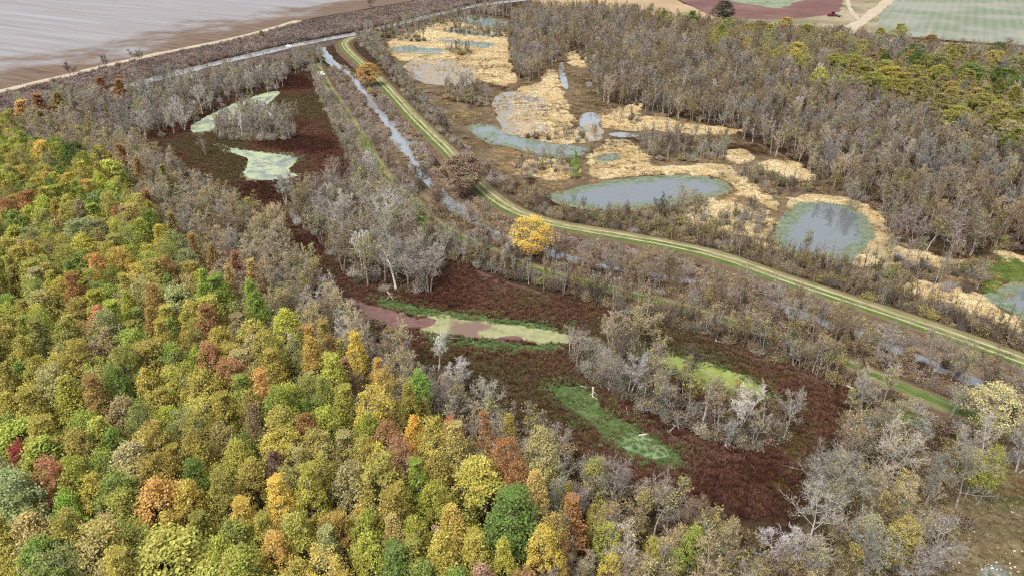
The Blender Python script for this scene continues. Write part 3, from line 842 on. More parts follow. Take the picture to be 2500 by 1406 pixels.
def shrub_geo(seed, H=3.0, R=1.5, n=70, leafn=0, tw=0.022):
    rng = np.random.default_rng(seed)
    tr, cr = Geo(), Geo()
    P, Q, r = [], [], []
    ends = []
    for i in range(n):
        az, ra = rng.uniform(0, 6.283), R * math.sqrt(rng.random())
        b = np.array([math.cos(az) * ra * 0.35, math.sin(az) * ra * 0.35, 0])
        e = np.array([math.cos(az) * ra, math.sin(az) * ra, H * rng.uniform(0.55, 1.0) * (1 - 0.35 * (ra / R) ** 2)])
        if i < 9:
            tube_geo(tr, [b, (b + e) / 2 + rng.normal(size=3) * 0.08, e], [0.05, 0.035, 0.012], 4)
        else:
            P.append(b); Q.append(e); r.append(tw * 1.3)
        for _ in range(9):
            o = b + (e - b) * rng.uniform(0.25, 0.98)
            x = o + np.array([*rng.normal(size=2) * 0.34, rng.uniform(-0.05, 0.55)]) * H * 0.28
            P.append(o); Q.append(x); r.append(tw)
            ends.append(x)
    spikes(cr, np.array(P), np.array(Q), np.array(r))
    if leafn:
        E = np.array(ends)
        i = rng.integers(0, len(E), leafn)
        leaves(cr, rng, E[i] + rng.normal(size=(leafn, 3)) * 0.12, rng.normal(size=(leafn, 3)) + [0, 0, 0.6], 0.12, rng.random(leafn))
    return tr, cr

SHAPES = {}      # kind -> list of (trunk mesh, crown mesh, joined mesh, H, R)
def register(kind, H, R, geo):
    i = len(SHAPES.setdefault(kind, []))
    t, c = geo
    nm = f'{kind}_{i}'
    SHAPES[kind].append((geo_mesh(nm + '_trunk', t), geo_mesh(nm + '_crown', c), geo_mesh(nm, t, c), H, R))
for i in range(5):
    register('leafy', 15, 3.2, leafy_tree(100 + i, cone=0.18))
for i in range(4):
    register('leafy', 15, 3.2, leafy_tree(120 + i, zc=0.60, zr=0.41, cone=0.5, ncl=190))
for i in range(3):
    register('airy', 15, 3.2, leafy_tree(140 + i, ncl=160, nlf=28, lsize=0.14, crad=0.75))
for i in range(3):
    register('cypress', 14, 2.0, leafy_tree(160 + i, H=14, R=2.2, zc=0.54, zr=0.46, cone=0.85, ncl=190, nlf=24, lsize=0.15, crad=0.45))
for i in range(4):
    register('spread', 12, 4.2, bare_tree(200 + i, 12, 4.2, 1 + i % 2, 0.16, 0.3, 12, 8, 8, trunk_r=0.19, leafn=[0, 0, 300, 500][i]))
for i in range(4):
    register('spread_leaf', 12, 3.6, bare_tree(220 + i, 12, 3.6, 1 + i % 2, 0.14, 0.3, 12, 8, 7, trunk_r=0.17, leafn=1000, lsize=0.11))
for i in range(5):
    register('upright', 12, 2.2, bare_tree(240 + i, 12, 2.2, 2 + i % 3, 0.17, 0.36, 10, 7, 7, up=0.6, trunk_r=0.12, leafn=[0, 0, 250, 500, 0][i]))
for i in range(5):
    register('upright_leaf', 12, 2.2, bare_tree(260 + i, 12, 2.2, 1 + i % 3, 0.14, 0.36, 10, 7, 7, up=0.6, trunk_r=0.12, leafn=800, lsize=0.11))
for i in range(4):
    register('pole', 9, 1.1, bare_tree(280 + i, 9, 1.1, 1 + i % 2, 0.08, 0.35, 8, 3, 4, up=0.5, trunk_r=0.12, leafn=[0, 60, 200, 0][i]))
for i in range(3):
    register('snag', 10, 1.6, bare_tree(300 + i, 10, 1.6, 1 + i % 2, 0.14, 0.35, 6, 3, 2, up=0.5, trunk_r=0.17, tw=0.03))
for i in range(4):
    register('shrub', 3, 1.5, shrub_geo(320 + i, leafn=[0, 0, 250, 120][i]))
for i in range(3):
    register('shrub_leaf', 3, 1.5, shrub_geo(330 + i, leafn=1500))

def tuft(seed, n, H, spread, w, flat=0.0):
    rng = np.random.default_rng(seed)
    g = Geo()
    az = rng.uniform(0, 6.283, n)
    b = np.stack([np.cos(az), np.sin(az), 0 * az], 1) * (rng.random(n) * spread * 0.7)[:, None]
    le = rng.uniform(0.25, 1.0, n) * (1 - flat) + flat * rng.uniform(0.8, 1.6, n)
    top = b + np.stack([np.cos(az + rng.normal(0, .8, n)) * le * spread, np.sin(az + rng.normal(0, .8, n)) * le * spread, H * rng.uniform(0.5, 1.0, n) * (1 - 0.5 * flat)], 1)
    side = np.stack([-np.sin(az), np.cos(az), 0 * az], 1) * w
    v = np.stack([b - side, b + side, top + side * 0.5, top - side * 0.5], 1).reshape(-1, 3)
    lv = np.stack([rng.random(n), rng.random(n), rng.random(n)], 1)
    g.add(v, np.arange(4 * n).reshape(n, 4), 1, np.repeat(lv, 4, 0))
    return Geo(), g
for i in range(4):
    register('tuft', 0.5, 0.5, tuft(400 + i, 26, 0.5, 0.5, 0.035))
for i in range(4):
    register('reeds', 0.45, 0.8, tuft(410 + i, 60, 0.4, 0.8, 0.022, 0.75))
for i in range(3):
    register('brush', 1.3, 0.9, shrub_geo(420 + i, 1.3, 0.95, 34, 260, 0.02))

# ------------------------------------------------------------------ colours of leaves and bark
TINT = {k: lin(*v) for k, v in {
    'olive': (148, 139, 68), 'mustard': (168, 152, 68), 'yellow': (186, 166, 68), 'yellow green': (152, 154, 62), 'bright green': (122, 146, 60),
    'green': (106, 124, 60), 'dark green': (76, 96, 48), 'grey green': (126, 132, 88), 'tan': (154, 142, 100), 'orange': (178, 140, 74), 'rust': (146, 106, 68),
    'salmon': (172, 120, 86), 'brown': (144, 114, 90), 'red orange': (188, 92, 58), 'crimson': (146, 62, 60), 'dull pink': (158, 130, 112), 'golden': (212, 164, 58),
    'pale yellow': (178, 170, 124), 'pale green': (146, 150, 94), 'dull gold': (154, 138, 80), 'evergreen': (44, 62, 44), 'dull brown': (122, 102, 86)}.items()}
BARK = {k: lin(*v) for k, v in {'grey': (140, 135, 127), 'mauve grey': (136, 126, 119), 'pale grey': (172, 167, 160), 'dark': (92, 84, 76), 'tan grey': (158, 145, 124), 'blue grey': (126, 124, 122), 'brown': (124, 109, 93)}.items()}
LEAFK = {'leafy': 1.24, 'airy': 1.24, 'cypress': 1.12, 'spread_leaf': 1.15, 'upright_leaf': 1.15}
def jit(c, rng, a=0.12, k=1.0, c2=0.05):
    k = k * (1 + rng.normal() * a)
    return tuple(float(np.clip(x * k * (1 + rng.normal() * c2), 0.004, 0.9)) for x in c)

# ------------------------------------------------------------------ where the trees stand
NEAR = {'olive': ['olive', 'yellow green', 'olive', 'tan', 'mustard'], 'mustard': ['olive', 'yellow green', 'tan'], 'yellow': ['yellow green', 'mustard'], 'yellow green': ['olive', 'bright green', 'mustard'], 'bright green': ['yellow green'], 'green': ['yellow green', 'olive'], 'dark green': ['green'],
        'grey green': ['olive', 'tan'], 'orange': ['mustard', 'olive'], 'rust': ['brown', 'dull gold', 'olive'], 'brown': ['rust', 'tan'], 'tan': ['olive', 'dull brown'], 'salmon': ['rust', 'olive']}
PL = []          # placements
class Grid:
    def __init__(s, cell=3.0):
        s.c, s.d = cell, {}
    def near(s, x, y, r):
        k = int(r / s.c) + 1
        cx, cy = int(x // s.c), int(y // s.c)
        for i in range(cx - k, cx + k + 1):
            for j in range(cy - k, cy + k + 1):
                for (a, b, q) in s.d.get((i, j), ()):
                    if (a - x) ** 2 + (b - y) ** 2 < (r if q is None else (r + q) / 2) ** 2:
                        return True
        return False
    def add(s, x, y, q=None):
        s.d.setdefault((int(x // s.c), int(y // s.c)), []).append((x, y, q))
GRID = Grid()
def place(kind, x, y, H, R, la='olive', lb=None, bark='grey', zone='', name=None, note=None, rng=RNG, space=None, tilt=0.03):
    s = SHAPES[kind]
    v = int(rng.integers(len(s)))
    if lb is None or lb == la:
        near = NEAR.get(la)
        lb = near[int(rng.integers(len(near)))] if near and note is None else la
    PL.append(dict(kind=kind, v=v, x=float(x), y=float(y), H=H, R=R, la=la, lb=lb or la, bark=bark, zone=zone, name=name, note=note,
                   rz=float(rng.uniform(0, 6.283)), tilt=(float(rng.normal() * tilt), float(rng.normal() * tilt)),
                   ta=jit(TINT[la], rng, k=LEAFK.get(kind, 1.0) * (0.8 if zone == 'far wood' else 1.0)), tb=jit(TINT[lb or la], rng, k=LEAFK.get(kind, 1.0) * (0.8 if zone == 'far wood' else 1.0)), tk=jit(BARK[bark], rng, k=1.1, c2=0.02)))
    GRID.add(x, y, space)
def crown(px, py, wpx, la, lb=None, kind='leafy', H=None, note=None, zone='left forest', asp=1.0, bark='grey', frac=0.66, space=True):
    """a tree given by where its crown's middle is seen and how wide it is"""
    H = H or float(RNG.uniform(14, 16.8))
    x, y = unproject(px, py, H * frac)
    d = math.sqrt(x * x + y * y + (CAM_H - H * frac) ** 2)
    R = wpx / 2 * d / FPX
    R = min(max(R, {'leafy': 0.125, 'airy': 0.125, 'cypress': 0.1}.get(kind, 0.1) * H), (0.29 if zone == 'left forest' else 0.4) * H)
    place(kind, x, y, H, R, la, lb, bark, zone, note=note, space=max(2.0, R * 1.15) if space else None)

big = crown
big(1252, 1295, 132, 'dark green', 'green', H=16, note='large dark green round tree at the lower right edge of the autumn forest')
big(1300, 572, 100, 'golden', 'yellow', 'airy', H=11, zone='levee', note='golden yellow round tree beside the ditch below the main levee')
big(900, 176, 60, 'rust', 'orange', 'leafy', H=12, zone='levee', note='orange tree with dark trunk on the upper end of the main levee', frac=0.62)
big(1122, 418, 100, 'dull brown', 'dull brown', 'leafy', H=14, zone='levee', note='large brown-leaved oak on the bend of the mown levee', bark='dark', frac=0.6)
big(1770, 24, 38, 'evergreen', None, 'leafy', H=15, zone='far', note='dark evergreen tree standing alone at the edge of the fallow field')
big(1450, 3, 26, 'rust', 'orange', H=12, zone='far', note='small rust-orange tree at the near edge of the tan field')
big(637, 82, 20, 'olive', 'green', H=5, zone='bank', note='small round olive-green bush beside the pale field track')
big(1028, 556, 32, 'bright green', 'green', H=8, zone='grove', note='small bright green tree beside the grey bare grove')
big(1405, 392, 20, 'bright green', 'green', 'cypress', H=9, zone='reeds', note='slender bright green tree among the cut reeds above the oval pond')
big(2442, 985, 92, 'pale yellow', 'tan', 'airy', H=11, zone='right', note='cream-leaved tree at the right edge below the ditch', bark='pale grey')
big(427, 1366, 165, 'yellow green', 'olive', H=17, note='broad yellow-green tree on the bottom edge of the photo')
big(1104, 1066, 56, 'red orange', 'salmon', H=13, note='vivid red-orange tree near the marsh edge of the forest')
big(60, 1142, 42, 'crimson', 'crimson', H=15, note='slim crimson tree squeezed between two bright green trees')
big(43, 1098, 108, 'bright green', 'yellow green', H=15, note='bright green tree behind the slim crimson tree')
big(114, 1160, 132, 'bright green', 'yellow green', H=15, note='broad bright green tree in front of the slim crimson tree')
big(480, 690, 54, 'salmon', 'rust', H=14, note='salmon-red tree at the upper edge of the forest')
big(31, 452, 44, 'salmon', 'rust', H=13, note='salmon tree near the left edge of the photo')
big(137, 566, 54, 'crimson', 'brown', H=13, note='dark red tree in the upper left forest')
big(242, 808, 78, 'olive', 'salmon', H=15, note='tree with salmon top and olive skirts in the left forest')
big(410, 1250, 108, 'dull gold', 'orange', H=16, note='big orange-mustard tree above the broad yellow-green one')
big(1018, 972, 66, 'green', 'bright green', H=14, note='vivid green round tree at the forest edge above the yellow tree')
big(1004, 1083, 70, 'yellow green', 'golden', H=15, note='tree with bright yellow top left of the red-orange tree')
big(1186, 1182, 112, 'yellow green', 'mustard', H=16, note='wide yellow-olive tree above the large dark green tree')
big(1109, 1313, 98, 'mustard', 'orange', H=15, note='orange-tan tree left of the large dark green tree')
big(270, 1322, 58, 'brown', 'pale yellow', 'airy', H=13, note='brown and cream tree between two green ones at bottom left')
big(1067, 1352, 22, 'dull pink', None, 'cypress', H=12, note='slim mauve dying tree near the bottom edge')
for a in """102 393 40 yellow|145 381 50 green|182 398 50 dark_green|250 405 48 golden green|273 428 66 green yellow_green|100 467 45 yellow|131 464 40 mustard orange|165 475 34 orange|219 486 30 salmon orange
256 509 82 grey_green green|156 509 60 green yellow_green|336 532 64 yellow_green|179 558 40 mustard|236 566 58 green|211 595 74 grey_green pale_green|287 552 28 salmon|285 583 35 yellow|350 592 58 yellow_green|404 600 58 yellow_green olive
373 658 68 bright_green yellow_green|282 677 45 mustard|188 722 54 yellow|242 691 40 mustard orange|196 700 48 dark_green|410 686 40 brown orange|523 708 40 mustard|549 717 48 green yellow_green|37 600 68 green|48 663 50 yellow_green
321 774 58 yellow yellow_green|378 825 54 rust olive|464 859 60 yellow_green|512 819 60 brown|441 757 78 olive pale_green|333 839 48 green|239 893 45 dull_pink|370 905 98 olive|438 950 92 olive mustard|506 982 80 mustard olive
521 908 44 olive salmon|582 950 72 rust brown|654 985 58 yellow_green orange|176 853 64 grey_green|105 848 55 grey_green|199 913 68 olive|182 1000 78 olive yellow_green|688 1025 74 bright_green|700 814 68 mustard|628 741 54 yellow_green bright_green
762 890 68 mustard orange|799 854 54 rust|870 876 40 yellow_green yellow|708 1013 78 bright_green|788 999 58 green|828 1022 74 olive yellow_green|936 973 36 mustard orange|754 1076 44 olive rust|810 936 74 mustard|993 1000 54 olive mustard
722 871 58 olive|330 1165 126 olive|481 1132 45 orange|509 1160 44 yellow mustard|322 1299 78 yellow_green|196 1200 74 yellow_green|236 1224 40 yellow|51 1250 98 grey_green|122 1325 118 tan olive|176 1268 46 yellow_green
134 1200 42 salmon olive|418 1165 50 mustard|592 1140 60 yellow_green|1067 1108 60 olive|1121 1120 64 tan mustard|1027 1197 50 bright_green|984 1248 78 olive mustard|1061 1254 58 yellow_green|1235 1388 78 yellow|879 1316 46 mustard orange
808 1328 50 orange|754 1222 58 yellow mustard|694 1242 54 mustard yellow|794 1188 58 yellow_green|680 1177 60 tan|794 1128 74 tan olive|936 1148 50 mustard yellow|856 1217 78 tan olive|970 1342 60 mustard|1021 1328 50 mustard yellow_green
805 1380 84 pale_green|737 1336 74 mustard|1240 1150 32 rust orange|1263 1198 46 orange rust|1308 1231 58 tan mustard|1334 1372 74 yellow mustard|1348 1342 40 salmon|1314 1131 56 yellow_green tan|890 1080 60 green yellow_green|915 1190 60 green
560 1040 70 olive|620 1075 62 tan|660 1120 66 olive mustard|545 1230 66 mustard|600 1290 70 yellow_green mustard|650 1330 72 olive|520 1330 74 mustard olive|560 1385 80 mustard|690 1385 70 mustard orange|905 1385 66 mustard|300 1040 76 olive|250 1090 80 olive yellow_green
90 1010 74 mustard olive|30 960 70 olive|60 890 60 olive|30 790 60 olive yellow_green|110 770 62 tan olive|140 720 58 olive|80 720 50 grey_green""".replace('\n', '|').split('|'):
    q = a.split()
    if len(q) >= 4:
        crown(int(q[0]), int(q[1]), int(q[2]), q[3].replace('_', ' '), q[4].replace('_', ' ') if len(q) > 4 else None)
for a in """364 503 30 rust orange|427 560 30 rust|345 425 26 mustard rust|400 440 24 yellow_green|300 385 30 rust mustard|916 925 34 orange|1044 1019 28 orange|1393 1279 62 rust|1376 1237 34 rust|850 930 40 rust brown|835 880 40 rust|620 690 36 rust|575 660 34 rust brown
520 640 30 rust|480 620 28 mustard rust|1240 1060 40 rust mustard|1290 1290 44 rust|1190 1075 36 rust mustard|760 850 40 rust orange|560 700 30 rust|95 260 36 rust mustard|60 275 34 rust orange|140 255 30 rust|250 215 28 rust orange|290 222 30 rust mustard|30 300 34 rust|100 300 28 rust""".replace('\n', '|').split('|'):
    q = a.split()
    crown(int(q[0]), int(q[1]), int(q[2]) * 1.35, q[3].replace('_', ' '), q[4].replace('_', ' ') if len(q) > 4 else 'dull gold', 'cypress', H=float(RNG.uniform(11, 14)), zone='forest edge')
for a in """1641 1364 48 dull_gold bright_green|1690 1322 28 yellow_green bright_green|1593 1353 44 yellow_green|1482 1327 54 yellow_green|1450 1276 48 yellow_green tan|1485 1402 42 yellow|2207 1312 66 olive tan|2218 1200 40 tan mustard|2383 1143 44 olive|2420 1145 46 olive yellow_green|1340 1180 40 yellow_green|1460 1160 34 yellow_green""".split('|'):
    q = a.split()
    crown(int(q[0]), int(q[1]), int(q[2]), q[3].replace('_', ' '), q[4].replace('_', ' ') if len(q) > 4 else None, 'airy', H=float(RNG.uniform(8, 11)), zone='lower wood')
# leafy crowns of the far right wood
for a in """2270 100 60 olive rust|2150 85 50 olive|2200 75 50 dull_gold olive|2330 130 90 olive pale_green|2440 125 80 grey_green olive|2285 150 50 pale_green|2100 110 40 mustard|1945 125 36 olive mustard|1940 140 26 mustard|2080 160 50 olive green|2160 170 60 olive|2040 150 50 green olive|2120 145 36 rust brown|2170 190 60 olive|2060 200 44 green|2130 205 44 green olive|2200 205 50 mustard olive|2290 180 60 olive yellow_green|2300 205 60 olive|2370 180 70 green dark_green|2390 200 60 dark_green|2430 150 50 mustard|2450 190 70 dark_green green|2480 210 60 dark_green|2320 240 60 dull_gold|2400 250 70 olive|2440 270 60 dull_gold olive|2340 290 46 yellow_green|2490 290 50 green olive|1860 62 40 olive|1920 62 44 olive|1970 75 40 rust olive|1690 45 30 olive green|1620 38 44 green olive|1780 60 24 yellow_green|1760 75 28 green|1880 75 30 yellow_green mustard|1830 70 30 olive|2000 190 30 mustard|1905 130 40 olive mustard|2230 130 44 grey_green|2480 160 50 grey_green|2410 300 60 olive|2480 340 50 green olive""".split('|'):
    q = a.split()
    crown(int(q[0]), int(q[1]), int(q[2]), q[3].replace('_', ' '), q[4].replace('_', ' ') if len(q) > 4 else None, H=float(RNG.uniform(10, 13)), zone='far wood')

ALLOW = {}
for kd, px, py, H, R, bk, zn in [('spread', 1962, 1352, 11.5, 4.0, 'pale grey', 'lower right wood'), ('spread', 2030, 1262, 11.5, 4.4, 'grey', 'lower right wood'), ('upright', 1915, 1400, 10, 2.8, 'pale grey', 'lower right wood'), ('spread', 1985, 1215, 10, 3.6, 'grey', 'lower right wood'),
                                 ('spread', 1185, 1050, 10, 3.2, 'pale grey', 'forest edge'), ('upright', 1130, 960, 9.5, 2.4, 'pale grey', 'forest edge'), ('upright', 1070, 905, 9.5, 2.2, 'pale grey', 'forest edge'), ('spread', 1000, 700, 13, 4.2, 'grey', 'grove'), ('upright', 1048, 712, 13, 3.4, 'grey', 'grove'),
                                 ('spread', 955, 640, 13, 4.4, 'grey', 'grove'), ('spread', 940, 690, 10, 3.8, 'mauve grey', 'grove'), ('upright', 700, 505, 11, 3.0, 'grey', 'grove'), ('spread', 780, 520, 12, 4.6, 'mauve grey', 'grove'), ('spread', 2260, 1400, 9, 4.4, 'grey', 'lower right wood'), ('upright', 2215, 1110, 9, 3.0, 'grey', 'lower right wood'),
                                 ('upright', 1535, 850, 11, 3.6, 'tan grey', 'lower island'), ('upright', 1490, 860, 11, 2.6, 'tan grey', 'lower island'), ('upright', 1680, 955, 10, 2.6, 'dark', 'lower island'), ('spread', 1030, 470, 9, 4.2, 'dark', 'ditch'), ('spread', 965, 420, 9, 4.0, 'brown', 'ditch')]:
    p = unproject(px, py)
    place(kd, p[0], p[1], H, R, 'tan', 'olive', bk, zn, space=2.6)
def ch_farleaf(rng, x, y):
    la, lb = pick(rng, [(3, 'olive', 'dull gold'), (1, 'green', 'olive'), (3, 'olive', 'tan'), (.7, 'dark green', 'green'), (1.5, 'grey green', 'olive'), (.2, 'rust', 'olive'), (.2, 'mustard', 'olive'), (.8, 'yellow green', 'olive')])
    R = float(rng.uniform(2.6, 4.4))
    return dict(kind='leafy', H=float(rng.uniform(10, 13)), R=R, la=la, lb=lb, sp=R / 3.2)
NOGO = [W(p) for p in STRAW]
def scatter(poly, z, spacing, chooser, zone, keep=None, clear=3.4, seed=0, nogo=False, clump=0.0, grid=True):
    rng = np.random.default_rng(1000 + seed + len(PL))
    P = chaikin(W(poly, z), 1)
    lo, hi = P.min(0), P.max(0)
    area = (hi - lo).prod()
    n = int(area / spacing ** 2 * 6)
    c = lo + rng.random((n, 2)) * (hi - lo)
    c = c[inside(c, P)]
    c = c[(line_dist(c, LV1) > clear) & (line_dist(c, LV2) > clear * 0.75)]
    c = c[(line_dist(c, DT) > 1.7) & (line_dist(c, DT2) > 0.9)]
    if nogo:
        ok = np.ones(len(c), bool)
        for q in NOGO:
            ok &= ~inside(c, q)
        c = c[ok]
    if clump:
        c = c[fbm(c[:, 0] * 0.09, c[:, 1] * 0.09, seed + 5, 2) > -clump]
    px, py, f = project(c[:, 0], c[:, 1], z)
    c = c[(px > -260) & (px < 2760) & (py > -60) & (py < 1750)]
    k = 0
    g = GRID if grid else Grid()
    for x, y in c:
        kd = chooser(rng, x, y)
        if kd is None:
            continue
        sp = spacing * kd.pop('sp', 1.0)
        if g.near(x, y, sp):
            continue
        place(x=x, y=y, zone=zone, rng=rng, space=sp if grid else None, **kd)
        if not grid:
            g.add(x, y, None)
        k += 1
    return k
def pick(rng, table):
    w = np.array([t[0] for t in table], float)
    return table[int(rng.choice(len(table), p=w / w.sum()))][1:]

FOREST = [(-260, 250), (0, 285), (60, 335), (150, 360), (250, 410), (320, 480), (390, 550), (470, 640), (540, 690), (590, 730), (620, 800), (680, 860), (760, 910), (870, 975), (970, 1015), (1020, 1060), (1070, 1130), (1165, 1210), (1225, 1290), (1290, 1370), (1340, 1450), (1360, 1620), (-260, 1620)]
def ch_forest(rng, x, y):
    px, py, _ = project(x, y, 10.0)
    t = np.clip((py - 350) / 650, 0, 1)
    la, lb = pick(rng, [(3 + 3 * t, 'olive', 'olive'), (2.6 * t + .6, 'mustard', 'olive'), (2.8, 'yellow green', 'green'), (2.2 - 1.2 * t, 'grey green', 'olive'), (2.4 - 2.0 * t, 'green', 'yellow green'), (1.2 * t + .5, 'olive', 'mustard'), (.6 + .6 * t, 'tan', 'olive'),
                        (.7, 'yellow', 'yellow green'), (.45, 'bright green', 'yellow green'), (1.1, 'green', 'olive'), (.2, 'olive', 'rust'), (.08, 'orange', 'mustard'), (.12, 'brown', 'rust'), (.08, 'dull pink', 'brown')])
    k = 'airy' if rng.random() < (.6 if la in ('tan', 'grey green', 'brown', 'dull pink') else .2) else 'leafy'
    R = float(rng.uniform(1.95, 2.75))
    return dict(kind=k, H=float(rng.uniform(13.8, 16.6)), R=R, la=la, lb=lb, sp=R / 2.4)
n_forest = scatter(FOREST, 13.5, 3.3, ch_forest, 'left forest', clear=6)

BARKS = [(3, 'grey'), (3, 'mauve grey'), (2, 'tan grey'), (1, 'pale grey'), (1, 'dark'), (1, 'brown')]
def ch_bare(Hlo, Hhi, leafy=0.4, cols=((3, 'olive'), (2, 'tan'), (1, 'dull gold'), (1, 'yellow green')), kinds=((3, 'upright'), (2, 'spread')), barks=BARKS, Rk=(0.17, 0.24)):
    def f(rng, x, y):
        k = pick(rng, list(kinds))[0]
        if k in ('upright', 'spread') and rng.random() < leafy:
            k += '_leaf'
        H = float(rng.uniform(Hlo, Hhi))
        R = H * float(rng.uniform(*Rk)) * (1.5 if k.startswith('spread') else 1.0)
        if k == 'pole':
            R = H * 0.12
        if k.startswith('shrub'):
            H = float(rng.uniform(1.6, 3.4)); R = float(rng.uniform(1.0, 1.9))
        la = pick(rng, list(cols))[0]
        return dict(kind=k, H=H, R=R, la=la, lb=pick(rng, list(cols))[0], bark=pick(rng, barks)[0], sp={'pole': .55, 'shrub': .7, 'shrub_leaf': .7}.get(k, 1.0) if not k.startswith('spread') else 1.25)
    return f
EDGE = [(60, 262), (200, 300), (330, 332), (370, 372), (450, 415), (530, 455), (610, 488), (670, 545), (740, 620), (800, 690), (880, 770), (990, 830), (1060, 905), (1180, 975), (1300, 1025), (1420, 1095), (1540, 1160), (1700, 1230), (1850, 1300), (1900, 1450), (1950, 1600), (1300, 1620), (1270, 1420), (1200, 1290), (1060, 1140), (960, 1050), (840, 980), (700, 880), (610, 790), (530, 710), (440, 650), (370, 560), (300, 480), (210, 410), (120, 355), (0, 310)]
TANS = ((3, 'olive'), (3, 'tan'), (2, 'dull gold'), (1, 'yellow green'), (1, 'dull pink'), (.6, 'mustard'))
n_edge = scatter(EDGE, 7, 2.3, ch_bare(8, 12.5, 0.62, TANS, ((5, 'upright'), (1.5, 'spread'), (.1, 'snag'), (1, 'shrub')), [(3, 'tan grey'), (3, 'grey'), (2, 'mauve grey'), (2, 'brown'), (.4, 'pale grey')]), 'forest edge')
CANALWOOD = [(40, 268), (200, 228), (310, 226), (450, 192), (600, 168), (700, 150), (780, 132), (795, 146), (760, 160), (700, 178), (690, 205), (600, 226), (520, 240), (490, 285), (420, 312), (330, 335), (200, 325), (90, 300)]
n_cw = scatter(CANALWOOD, 3, 4.0, ch_bare(8, 12, 0.4, ((3, 'olive'), (2, 'grey green'), (2, 'tan'), (.6, 'rust')), ((3, 'upright'), (3, 'spread'), (1, 'shrub')), [(3, 'grey'), (2, 'blue grey'), (2, 'mauve grey'), (1, 'pale grey')]), 'canal bank')
scatter([(520, 318), (560, 300), (640, 296), (700, 302), (728, 328), (700, 346), (600, 347), (530, 342)], 0, 1.9, ch_bare(9, 13, 0.15, kinds=((2, 'upright'), (1, 'pole'), (8, 'shrub')), barks=[(3, 'grey'), (2, 'mauve grey'), (1, 'pale grey')]), 'upper island')
scatter([(495, 375), (515, 370), (530, 380), (515, 388)], 0, 4, ch_bare(7, 9, 0.9, ((1, 'dull brown'),)), 'upper marsh')
GROVE = [(665, 500), (760, 510), (850, 460), (900, 452), (950, 480), (1010, 545), (1070, 605), (1090, 640), (1060, 700), (1010, 722), (930, 718), (850, 680), (790, 600), (720, 550)]
n_gr = scatter(GROVE, 0, 2.9, ch_bare(9, 13.5, 0.35, ((3, 'olive'), (2, 'pale green'), (1, 'tan'), (1, 'dull brown')), ((3, 'upright'), (4, 'spread'), (3, 'shrub'), (.6, 'snag')), [(3, 'grey'), (.7, 'pale grey'), (2, 'mauve grey'), (2, 'brown')]), 'grove')
def hedge(poly, sp, Hlo, Hhi, zone, kinds, leafy=0.3, cols=TANS, barks=((3, 'dark'), (2, 'brown'), (2, 'mauve grey'), (1, 'grey')), clear=2.6, z=0, **k):
    return scatter(poly, z, sp, ch_bare(Hlo, Hhi, leafy, cols, kinds, list(barks)), zone, clear=clear, **k)
MAUVES = ((3, 'dull brown'), (2, 'dull pink'), (2, 'olive'), (1, 'tan'))
hedge([(758, 170), (792, 185), (838, 262), (876, 330), (898, 400), (930, 448), (905, 480), (858, 420), (826, 335), (785, 262)], 2.6, 5, 8, 'levee hedge', ((3, 'upright'), (3, 'spread'), (3, 'shrub')), 0.3, TANS, [(3, 'grey'), (2, 'mauve grey')])
hedge([(800, 165), (850, 205), (905, 290), (950, 370), (1000, 425), (1040, 470), (1000, 480), (950, 430), (900, 350), (860, 280), (815, 210)], 2.8, 4, 7, 'ditch', ((3, 'spread'), (4, 'shrub'), (1, 'upright')), 0.5, MAUVES, [(3, 'mauve grey'), (2, 'brown'), (1, 'grey')])
hedge([(880, 175), (930, 230), (985, 300), (1040, 370), (1060, 420), (1030, 410), (985, 350), (930, 280), (890, 225)], 3.2, 3, 5.5, 'ditch', ((2, 'spread'), (4, 'shrub'), (1, 'shrub_leaf')), 0.3, MAUVES, [(3, 'grey'), (2, 'mauve grey')])
H9 = [(868, 84), (900, 88), (960, 150), (1010, 215), (1080, 300), (1140, 380), (1190, 415), (1250, 465), (1240, 490), (1190, 462), (1120, 400), (1060, 325), (1000, 250), (950, 185), (900, 130), (872, 108)]
hedge(H9, 2.4, 4, 7.5, 'levee hedge', ((4, 'shrub'), (3, 'upright'), (2, 'spread')), 0.4, ((3, 'olive'), (2, 'tan'), (2, 'grey green')), [(3, 'grey'), (2, 'mauve grey'), (2, 'dark')], clear=4.2)
H10 = [(1250, 478), (1340, 520), (1450, 545), (1600, 560), (1750, 585), (1880, 615), (2000, 655), (2150, 705), (2300, 755), (2480, 815), (2650, 880), (2650, 930), (2480, 868), (2300, 808), (2100, 738), (1900, 670), (1700, 606), (1560, 582), (1400, 558), (1300, 530)]
hedge(H10, 1.6, 4.5, 8, 'levee hedge', ((6, 'shrub'), (5, 'pole'), (1.5, 'upright'), (.5, 'shrub_leaf')), 0.3, TANS, [(5, 'dark'), (3, 'brown'), (1, 'mauve grey')], clear=4.6)
H11 = [(1075, 598), (1200, 640), (1400, 705), (1600, 760), (1800, 818), (1950, 870), (2090, 930), (2090, 962), (1950, 905), (1800, 848), (1600, 785), (1400, 728), (1200, 668), (1080, 628)]
hedge(H11, 1.35, 5.5, 9, 'marsh hedge', ((5, 'shrub'), (5, 'pole'), (2.5, 'upright'), (.6, 'shrub_leaf')), 0.5, TANS, [(3, 'dark'), (2, 'brown'), (2, 'grey')], clear=3.4)
BAND = [(1060, 500), (1160, 560), (1300, 620), (1450, 645), (1650, 680), (1850, 725), (2050, 800), (2250, 880), (2500, 975), (2650, 1040), (2650, 1120), (2350, 990), (2150, 905), (1950, 830), (1750, 770), (1550, 720), (1350, 665), (1180, 600), (1080, 545)]
